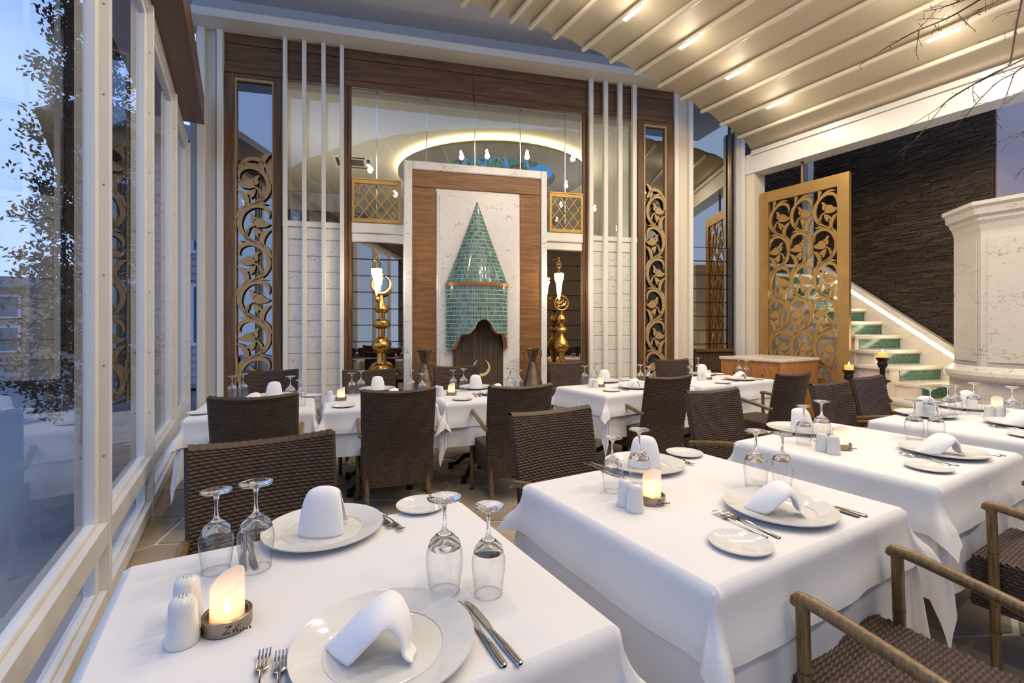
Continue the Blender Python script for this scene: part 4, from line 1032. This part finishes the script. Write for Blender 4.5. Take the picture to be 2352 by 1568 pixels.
chp((1790, 862, 1872, 857), -2, 'woven brown armchair seen from behind at the back table before the oak cabinet')
for pa, dg, lb in (((557, 852, 688, 850), 168, 'woven brown armchair in front of the left wooden scroll door'), ((790, 850, 905, 848), 168, 'woven brown armchair below the left gold finial'),
                   ((998, 841, 1096, 841), 168, 'woven brown armchair in front of the crescent panel'), ((1257, 833, 1340, 831), 170, 'woven brown armchair below the right gold finial'),
                   ((1483, 825, 1552, 823), 165, 'woven brown armchair in front of the right wooden scroll door')):
    v_, u_ = cpx(*pa); chair(v_, min(u_, 7.066-.288*v_-1.15), dg, lb)
chair(1.50, .145, 0, 'woven brown armchair cut by the bottom right corner, nearest chair of all')
chair(2.79, .135, 1, 'woven brown armchair at right edge, at the front right table')

# ================================================================ tables, cloths
TZ = .72
def cloth_mesh(w, d, ztop, drop, flare, seed, rr=.022, k1=9.0, amp=.012, corner=.9, nz=9, pat=0):
    rnd = random.Random(seed); ph = [rnd.random()*6 for _ in range(6)]
    per = []                                   # perimeter: (x,y, nx,ny, length, cornerness)
    hw, hd = w/2-rr, d/2-rr
    sides = [((-hw, -hd), (hw, -hd), (0, -1)), ((hw, -hd), (hw, hd), (1, 0)), ((hw, hd), (-hw, hd), (0, 1)), ((-hw, hd), (-hw, -hd), (-1, 0))]
    for (ax, ay), (bx, by), (nx, ny) in sides:
        n = int(math.hypot(bx-ax, by-ay)/.02)
        for i in range(n): q = i/n; per.append((ax+(bx-ax)*q, ay+(by-ay)*q, nx, ny, drop, 0))
        a0 = math.atan2(ny, nx)
        for i in range(21):
            th = PI/2*i/20; a = a0+th; L_ = drop/max(cos(th), sin(th)); per.append((bx, by, cos(a), sin(a), L_, sin(2*th)))
    rows = []; n = len(per); s_ = 0
    for i, (x, y, nx, ny, L_, c) in enumerate(per):
        j = (i-1) % n; s_ += math.hypot(x-per[j][0], y-per[j][1]) + (.01 if c else 0)
        row = []
        for kk in range(nz+1):
            f = kk/nz; dist = L_*f
            # bend over the rounded edge, then hang
            ang = min(dist/rr, PI/2); out = rr*sin(ang); dn = rr*(1-cos(ang))
            if dist > rr*PI/2:
                e_ = dist - rr*PI/2; fl_ = flare*(1+2.0*c)*min(1, e_/.12)**1.2
                wv = amp*(sin(k1*s_+ph[0]) + .6*sin(2.3*k1*s_+ph[1]) + .3*sin(5.1*k1*s_+ph[2]))*min(1, e_/.15)
                fold = c*.018*sin(8*math.atan2(ny, nx)+ph[3])*min(1, e_/.2)
                out += fl_*e_ + wv + fold*.6; dn += e_*math.sqrt(max(.2, 1-(fl_)**2))
            row.append((x+nx*out, y+ny*out, ztop-dn))
        rows.append(row)
    m = MB(); m.grid(rows, closed_u=True); b = len(m.v)
    # flat top
    ring = [r[0] for r in rows]; cx_ = (0, 0, ztop); m.v += ring; m.v.append(cx_)
    for i in range(n): m.f.append((b+i, b+(i+1) % n, b+n))
    return m
def tbase(w, d):
    ms = []
    m = MB(); m.tube([(0, 0, .04), (0, 0, .1), (0, 0, .69)], [.045, .028, .028], 12); ms.append(('pedestal', m))
    for k in range(4):
        a = PI/4+k*PI/2; c, s = cos(a), sin(a); m = MB()
        m.tube([(c*x, s*x, z) for x, z in catmull([(.0, .13), (.08, .15), (.18, .13), (.26, .06), (.32, .04)], 4)], [.022]*13+[.02]*4, 8)
        m.lathe([(0, .0), (.028, .002), (.03, .014), (.018, .022), (.022, .034), (.03, .04), (.02, .055), (0, .06)], 12, (c*.33, s*.33, 0)); ms.append(('leg', m))
    return ms
TB = [(n, m.mesh(n, M['iron'])) for n, m in tbase(0, 0)]
TAB = {}
def table(key, v0, v1, u0, u1, deg, lab, seed, drop=(.17, .42), leather=False):
    """v0,u0 = near left corner"""
    a = RA + R(deg); w, d = v1-v0, u1-u0; cl = Vector((cos(a), sin(a), 0)); cu = Vector((-sin(a), cos(a), 0)); c = VU(v0, u0) + cl*w/2 + cu*d/2
    TAB[key] = (c, a, w, d, lab)
    t_ = thing('dining_table', 'dining table under white cloths, ' + lab, 'table', c, a, 'cloth covered dining tables')
    m = MB(); m.box(-w/2+.012, w/2-.012, -d/2+.012, d/2-.012, TZ-.045, TZ-.012); m.build('tabletop', M['oak_cab'], t_, 0)
    for n_, me in TB: put(n_, me, t_)
    o = cloth_mesh(w-.004, d-.004, TZ-.004, drop[1], .05, seed+50, k1=7, amp=.008).build('under_cloth', M['cloth_under'], None, 60)
    o.location = c; o.rotation_euler = (0, 0, a); tag(o, 'long white under cloth on the ' + lab, 'tablecloth', 'long under cloths')
    o = cloth_mesh(w+.004, d+.004, TZ, drop[0], .17, seed, k1=7, amp=.006).build('top_cloth', M['cloth'], None, 60)
    o.location = c; o.rotation_euler = (0, 0, a); tag(o, 'short white top cloth on the ' + lab, 'tablecloth', 'short top cloths')
table('T1', -.26, .69, .73, 1.57, 0, 'front left table', 1, (.20, .44))
table('T2', .965, 1.985, .72, 1.60, 0, 'front middle table', 2, (.19, .46))
table('T3', 2.33, 3.33, .75, 1.63, 0, 'front right table', 3, (.2, .44))
table('T4', 3.64, 5.1, .76, 1.55, 0, 'far right table by the column', 4)
table('A', -.34, .49, 3.84, 4.70, -7, 'back table beside the window', 5, (.2, .40))
table('B', .53, 1.40, 3.72, 4.57, -9, 'second back table from the window', 6, (.19, .36))
table('C', 1.43, 2.32, 3.57, 4.40, -9, 'back table before the tiled hood', 7, (.21, .36))
table('D', 2.84, 4.04, 3.24, 4.02, 0, 'back table before the right slats', 8, (.2, .40))
table('E', 4.14, 5.44, 3.24, 3.98, 0, 'back table before the oak cabinet', 9, (.2, .40))

# ================================================================ tableware
def lath(prof, n=40): m = MB(); m.lathe(prof, n); return m
me_plate = lath([(0, .004), (.105, .004), (.112, .006), (.120, .012), (.168, .022), (.171, .0235), (.170, .019), (.120, .006), (.106, .0005), (.095, .0002), (0, .0002)], 72).mesh('plate', M['porcelain'], 30)
me_plate_rim = lath([(.110, .0066), (.1115, .0078), (.113, .0076)], 72).mesh('rim_ring', M['porcelain'], 60)
me_bread = lath([(0, .003), (.052, .003), (.058, .006), (.083, .012), (.085, .0135), (.0845, .010), (.058, .003), (.05, .0002), (0, .0002)], 56).mesh('bread_plate', M['porcelain'], 30)
def glass_meshes(s, h):
    b = lath([(.033*s, .0005), (.0355*s, .02*h), (.040*s, .055*h), (.041*s, .075*h), (.0395*s, .088*h), (.0362*s, .0985*h)], 40)
    st_ = lath([(0, .116*h), (.014*s, .114*h), (.026*s, .105*h), (.0345*s, .0975*h), (.0362*s, .099*h), (.0315*s, .1125*h), (.0195*s, .1245*h), (.0098*s, .1315*h), (.0058, .139*h), (.004, .155*h), (.0042, .180*h), (.006, .190*h), (.012, .1965*h), (.028*s, .2015*h), (.038*s, .2045*h), (.0385*s, .2065*h), (.036*s, .2075*h), (.02*s, .2085*h), (0, .209*h)], 40)
    rim = MB(); rim.tube([(.033*s*cos(2*PI*k/40), .033*s*sin(2*PI*k/40), .0008) for k in range(40)], .0006, 5, closed=True)
    return b.mesh('bowl', M['bowl'], 60), st_.mesh('stem_and_foot', M['glass'], 60), rim.mesh('rim', M['glass'])
GL = {'big': glass_meshes(1.06, 1.06), 'small': glass_meshes(.96, .98)}
def knife_mesh():
    m = MB()      # along +y: handle at -y, blade to +y, 0.23 long
    sec = [(-.115, .0045, .004), (-.112, .0075, .0065), (-.06, .008, .007), (-.02, .006, .006), (0, .005, .004)]
    for i in range(len(sec)-1):
        (y0, w0, h0), (y1, w1, h1) = sec[i], sec[i+1]; n = 8
        m.grid([[(w*cos(2*PI*k/n), y, .004+h/2*(1+sin(2*PI*k/n))-.0035) for k in range(n+1)] for y, w, h in (sec[i], sec[i+1])])
    m.add([(-.0045, 0, .003), (.0045, 0, .003), (.0095, .03, .003), (.0095, .085, .003), (.004, .112, .003), (-.0045, .118, .003),
           (-.0045, 0, .0048), (.0045, 0, .0042), (.0095, .03, .0034), (.0095, .085, .0034), (.004, .112, .0034), (-.0045, .118, .0044)],
          [(0, 1, 2, 3, 4, 5)[::-1], (6, 7, 8, 9, 10, 11), (0, 1, 7, 6), (1, 2, 8, 7), (2, 3, 9, 8), (3, 4, 10, 9), (4, 5, 11, 10), (5, 0, 6, 11)])
    return m.mesh('knife', M['steel'], 40)
def fork_mesh(L_=.2):
    m = MB(); pr = [(-.1, .0055, .002), (-.098, .0075, .002), (-.06, .006, .003), (0, .0028, .009), (.035, .003, .010), (.048, .0105, .006), (.058, .0115, .004)]
    rows = [[(-w, y, z), (-w*.5, y, z+.0016), (w*.5, y, z+.0016), (w, y, z)] for y, w, z in pr]; m.grid(rows); m.grid([[(w, y, z), (-w, y, z-.001)] for y, w, z in pr])
    for k in range(4):
        x = -.0092+.0061*k; P_ = catmull([(x, .056, .0045), (x, .075, .0035), (x, .09, .006), (x, .1, .010)], 3); m.tube(P_, [.0016]*len(P_), 5)
    return m.mesh('fork', M['steel'], 40)
def spoon_mesh():
    m = MB(); pr = [(-.1, .0055, .002), (-.098, .0075, .002), (-.06, .006, .003), (0, .0028, .009), (.04, .003, .009)]
    rows = [[(-w, y, z), (-w*.5, y, z+.0016), (w*.5, y, z+.0016), (w, y, z)] for y, w, z in pr]; m.grid(rows); m.grid([[(w, y, z), (-w, y, z-.001)] for y, w, z in pr])
    m.grid([[(.019*r*cos(2*PI*k/20), .067+.029*r*sin(2*PI*k/20), .009-.0075*(1-r*r)) for k in range(21)] for r in (1.0, .8, .5, .25, .02)])
    return m.mesh('spoon', M['steel'], 60)
ME_K, ME_F, ME_S = knife_mesh(), fork_mesh(), spoon_mesh()
def napkin_mesh(P_, W, O, bulk):
    # a wide pleated band bent into a loop; x along the loop, y its width
    q = catmull([(p[0], p[1], w, o_) for p, w, o_ in zip(P_, W, O)], 4); rows = []; n = len(q)
    for i, (x, z, w, oy) in enumerate(q):
        f = i/(n-1); bul = bulk*max(0, 1-f)**.9
        a = q[max(i-1, 0)]; b = q[min(i+1, n-1)]; d = Vector((b[0]-a[0], 0, b[1]-a[1])).normalized(); nn = Vector((-d.z, 0, d.x))
        row = []
        for k in range(17):
            s_ = -1+k/8; yy = oy + w/2*sin(s_*PI/2*.96)*(1 if f < .6 else 1-.3*(f-.6)*abs(s_)); off = -bul*(1-cos(s_*PI/2)) + (.0022*sin(6*s_) if f > .62 else 0)*min(1, (f-.62)*6)
            p = Vector((x, yy, z)) + nn*off; p.z = max(.0015, p.z); row.append(p)
        rows.append(row)
    m = MB(); m.grid(rows); me = m.mesh('napkin', M['napkin'], 0)
    for p in me.polygons: p.use_smooth = True
    return me
ME_N = napkin_mesh([(-.115, .002), (-.10, .014), (-.07, .045), (-.035, .076), (-.002, .093), (.026, .088), (.044, .066), (.05, .04), (.05, .02), (.062, .006)],
                   [.02, .075, .125, .14, .128, .104, .082, .066, .056, .05], [.0, .0, -.005, -.006, -.006, -.008, -.014, -.022, -.03, -.036], .05)
ME_N2 = napkin_mesh([(-.056, .002), (-.053, .03), (-.044, .075), (-.028, .115), (-.004, .132), (.018, .124), (.032, .095), (.038, .06), (.042, .03), (.06, .008)],
                    [.128, .128, .118, .102, .09, .08, .07, .06, .05, .044], [0, 0, 0, 0, 0, -.004, -.01, -.02, -.028, -.034], .03)

def shaker_mesh():
    return lath([(0, 0), (.0295, 0), (.030, .013), (.0285, .017), (.0250, .064), (.0235, .078), (.0195, .0855), (.011, .0895), (0, .0905)], 32).mesh('body', M['porcelain'], 50)
ME_SH = shaker_mesh()
m = MB()
for k in range(7):
    a = k*2*PI/6; r = .007 if k else 0; m.tube([(r*cos(a), r*sin(a), .0885 if k else .0895), (r*cos(a), r*sin(a), .0911)], .0009, 6)
ME_HOLE = m.mesh('holes', M['ink'])
# tea light: slanted frosted glass in a metal ring
m = MB(); n = 36; rows = []
for r, top in ((.0255, 0), (.0255, 1), (.0235, 1), (.0235, 0)):
    rows.append([(r*cos(2*PI*k/n), r*sin(2*PI*k/n), (.006 if not top else .074+.014*cos(2*PI*k/n-.6))) for k in range(n+1)])
m.grid(rows); ME_CG = m.mesh('frosted_glass', M['frost'], 50)
ME_CR = lath([(0, .0005), (.0365, .0005), (.037, .002), (.037, .022), (.036, .023), (.032, .023), (.031, .022), (.031, .005), (0, .0045)], 36).mesh('metal_ring', M['steel_dark'], 40)
ME_CW = lath([(0, .006), (.019, .006), (.019, .018), (0, .018)], 20).mesh('wax', M['candle_wax'], 40)
ME_CF = lath([(0, .018), (.005, .024), (.0055, .030), (.003, .040), (0, .048)], 12).mesh('flame', M['flame'], 60)
fc = bpy.data.curves.new('ringtext', 'FONT'); fc.body = 'Z'; fc.size = .017; fc.extrude = .0006; fc.shear = .35; fc.align_x = 'CENTER'; fc.materials.append(M['ink'])
fo = bpy.data.objects.new('tmp', fc); C.objects.link(fo); bpy.context.view_layer.update()
ME_Z = bpy.data.meshes.new_from_object(fo.evaluated_get(bpy.context.evaluated_depsgraph_get())); bpy.data.objects.remove(fo)
m = MB()
for k in range(6): m.box(.007+.0045*k, .0095+.0045*k, -.0005, .0005, .003, .0055 + .0015*(k % 2))
ME_ZL = m.mesh('small_letters', M['ink'], 0)
EPS = .0012
def solo(name, me, p, rz, label, cat, grp):
    o = put(name, me, None, (p.x, p.y, TZ+EPS), rz); tag(o, label, cat, grp); return o
def wineglass(p, kind, label):
    t_ = thing('wine_glass', label, 'glass', (p.x, p.y, TZ+EPS), 0, 'upturned wine glasses'); b, s_, r_ = GL[kind]
    put('bowl', b, t_); put('stem', s_, t_); put('rim', r_, t_)
def shaker(p, label):
    t_ = thing('shaker', label, 'shaker', (p.x, p.y, TZ+EPS), 0, 'white porcelain shakers'); put('body', ME_SH, t_); put('holes', ME_HOLE, t_)
def tealight(p, label, rz, power=.10):
    t_ = thing('tealight_holder', label, 'candle holder', (p.x, p.y, TZ+EPS), rz, 'frosted glass tealight holders')
    t_.scale = (1.25, 1.25, 1.25); put('metal_ring', ME_CR, t_); put('frosted_glass', ME_CG, t_); put('wax', ME_CW, t_); put('flame', ME_CF, t_)
    e = put('lettering', ME_Z, t_, (.0, -.0366, .006)); e.rotation_euler = (R(90), 0, 0)
    put('lettering', ME_ZL, t_, (.003, -.0368, .003))
    lamp('POINT', (0, 0, .045), power, (1, .70, .42), .006, parent=t_)
def px(p): q = at(p[0], p[1], TZ); return Vector((q.x, q.y, 0))
def setting(key, side, plate, glasses, bread, nap=None, where='', cut=True, spoons=False, rot=0):
    """side +1: the diner sits on the near side, -1: far side"""
    c, a, w, d, lab = TAB[key]; sd = ('near side' if side > 0 else 'far side') + where + ' of the ' + lab
    P_ = px(plate); al = a + (0 if side > 0 else PI); X_ = Vector((cos(al), sin(al), 0)); Y_ = Vector((-sin(al), cos(al), 0))
    t_ = thing('dinner_plate', 'large white plate, ' + sd, 'plate', (P_.x, P_.y, TZ+EPS), 0, 'large dinner plates'); put('dish', me_plate, t_); put('rim_ring', me_plate_rim, t_)
    if nap is None: nap = 90 if side < 0 else 0
    o = solo('napkin', ME_N if side > 0 else ME_N2, P_, a + R(nap), 'folded white napkin, ' + sd, 'napkin', 'folded white napkins'); o.location.z += .0045; solid(o, .0035, 0)
    if bread: solo('bread_plate', me_bread, px(bread), 0, 'small white bread plate, ' + sd, 'plate', 'small bread plates')
    for i, g_ in enumerate(glasses):
        nm = 'left' if i == 0 else 'right'
        wineglass(px(g_), 'big' if i == (0 if side > 0 else 1) else 'small', '%s upturned wine glass, %s' % (nm, sd))
    if cut:
        for i, (x, y, dx) in enumerate(((.178, -.045, R(-2)), (.200, -.055, R(1)))):
            solo('knife', ME_K, P_+X_*x+Y_*y, al+dx, '%s steel knife, %s' % (('inner', 'outer')[i], sd), 'knife', 'table knives')
        for i, (x, y, dx) in enumerate(((-.215, .0, R(-8)), (-.187, -.02, R(-7)))):
            solo('fork', ME_F, P_+X_*x+Y_*y, al+dx, '%s steel fork, %s' % (('outer', 'inner')[i], sd), 'fork', 'table forks')
setting('T1', 1, (885, 1490), [(1021, 1357), (1122, 1362)], None, -28)
setting('T1', -1, (745, 1222), [(497, 1310), (588, 1305)], (968, 1165), 62, cut=False)
c, a, w, d, lab = TAB['T1']
for i, (p0, p1) in enumerate((((858, 1172), (895, 1210)), ((875, 1180), (915, 1214)))):
    A, B = px(p0), px(p1); mid = (A+B)/2; an = math.atan2(B.y-A.y, B.x-A.x)-PI/2; solo('fork', ME_F, mid, an, '%s steel fork beside the far plate of the front left table' % ('left', 'right')[i], 'fork', 'table forks')
for i, p0 in enumerate(((562, 1292), (580, 1290))): solo('spoon', ME_K, px(p0)+VU(0, .06), a+PI+R(4*i), '%s steel knife behind the wine glasses of the front left table' % ('left', 'right')[i], 'knife', 'table knives').name = 'knife'
setting('T2', 1, (1790, 1175), [(1736, 1120), (1797, 1114)], (1700, 1254), -44)
setting('T2', -1, (1480, 1072), [(1407, 1128), (1468, 1115)], (1572, 1044), 48)
setting('T3', 1, (2165, 1042), [(2100, 1010), (2150, 1008)], (2133, 1077), -40)
setting('T3', -1, (1835, 990), [(1846, 1020), (1887, 1014)], (1900, 982), 60)
setting('T4', -1, (2125, 955), [(2137, 961), (2177, 958)], None, 40, ', left place', cut=False)
setting('T4', -1, (2218, 938), [(2195, 950), (2237, 950)], None, 60, ', right place', cut=False)
setting('T4', 1, (2345, 978), [(2325, 964), (2368, 962)], (2362, 1003), -35)
setting('A', -1, (630, 912), [(533, 918), (558, 917)], (717, 910), 90, cut=False)
setting('A', 1, (585, 930), [(667, 926), (690, 932)], (460, 950), -35, cut=False)
setting('B', -1, (867, 896), [(808, 908), (829, 907)], None, 90, cut=False)
setting('B', 1, (905, 918), [(943, 905), (970, 910)], (790, 934), -35)
setting('C', -1, (1092, 892), [(1041, 898), (1065, 899)], None, 80, cut=False)
setting('C', 1, (1142, 905), [(1172, 898), (1193, 898)], (1062, 918), -35)
setting('D', -1, (1388, 877), [(1343, 884), (1366, 882)], (1437, 873), 50, cut=False)
setting('D', 1, (1458, 891), [(1471, 885), (1491, 885)], (1405, 898), -35)
setting('E', -1, (1612, 861), [(1585, 861), (1604, 860)], (1648, 860), 50, cut=False)
setting('E', 1, (1700, 872), [(1697, 866), (1714, 866)], (1660, 880), -35)
for key, sh, cd in (('T1', [(420, 1475), (430, 1422)], (522, 1437)), ('T2', [(1437, 1160), (1459, 1173)], (1497, 1153)), ('T3', [(1888, 1035), (1915, 1042)], (1932, 1030)), ('T4', [(2272, 960), (2297, 962)], (2290, 945)),
                    ('B', [(757, 922)], (783, 919)), ('C', [(1004, 908), (1012, 910)], (1037, 907)), ('D', [(1357, 889), (1368, 890)], (1379, 888)), ('E', [(1607, 873), (1617, 873)], (1626, 871))):
    lab = TAB[key][4]
    for i, p in enumerate(sh): shaker(px(p), ('white ribbed porcelain shaker, %s one on the ' % ('left', 'right')[i] if len(sh) > 1 else 'white ribbed porcelain shaker on the ') + lab)
    tealight(px(cd), 'lit tealight in frosted glass and metal ring on the ' + lab, R(28 if key == 'T1' else 10))
# glasses and cloth on the upstairs table
p = WP(ws(722), -1.15, 0)
o = cloth_mesh(1.26, .78, 3.352, .3, .1, 77).build('top_cloth', M['cloth'], None, 60); o.location = (p.x, p.y, 0); o.rotation_euler = (0, 0, WA); tag(o, 'white cloth on the upstairs table behind glass', 'tablecloth')
for i, (dx, dy) in enumerate(((-.02, -.2), (.4, -.2), (.5, -.1))):
    q = WP(ws(722)+dx, -1.15-dy, 0); t_ = thing('wine_glass', 'upright wine glass on the upstairs table, %s' % ('tallest and leftmost', 'middle one', 'rightmost')[i], 'glass', (q.x, q.y, 3.352+.0012+.2215), 0); t_.rotation_euler = (PI, 0, 0)
    b, s_, r_ = GL['big']; put('bowl', b, t_); put('stem', s_, t_); put('rim', r_, t_)
for o in list(bpy.data.objects):
    if o.name.split('.')[0] == 'band': o['kind'] = 'stuff'
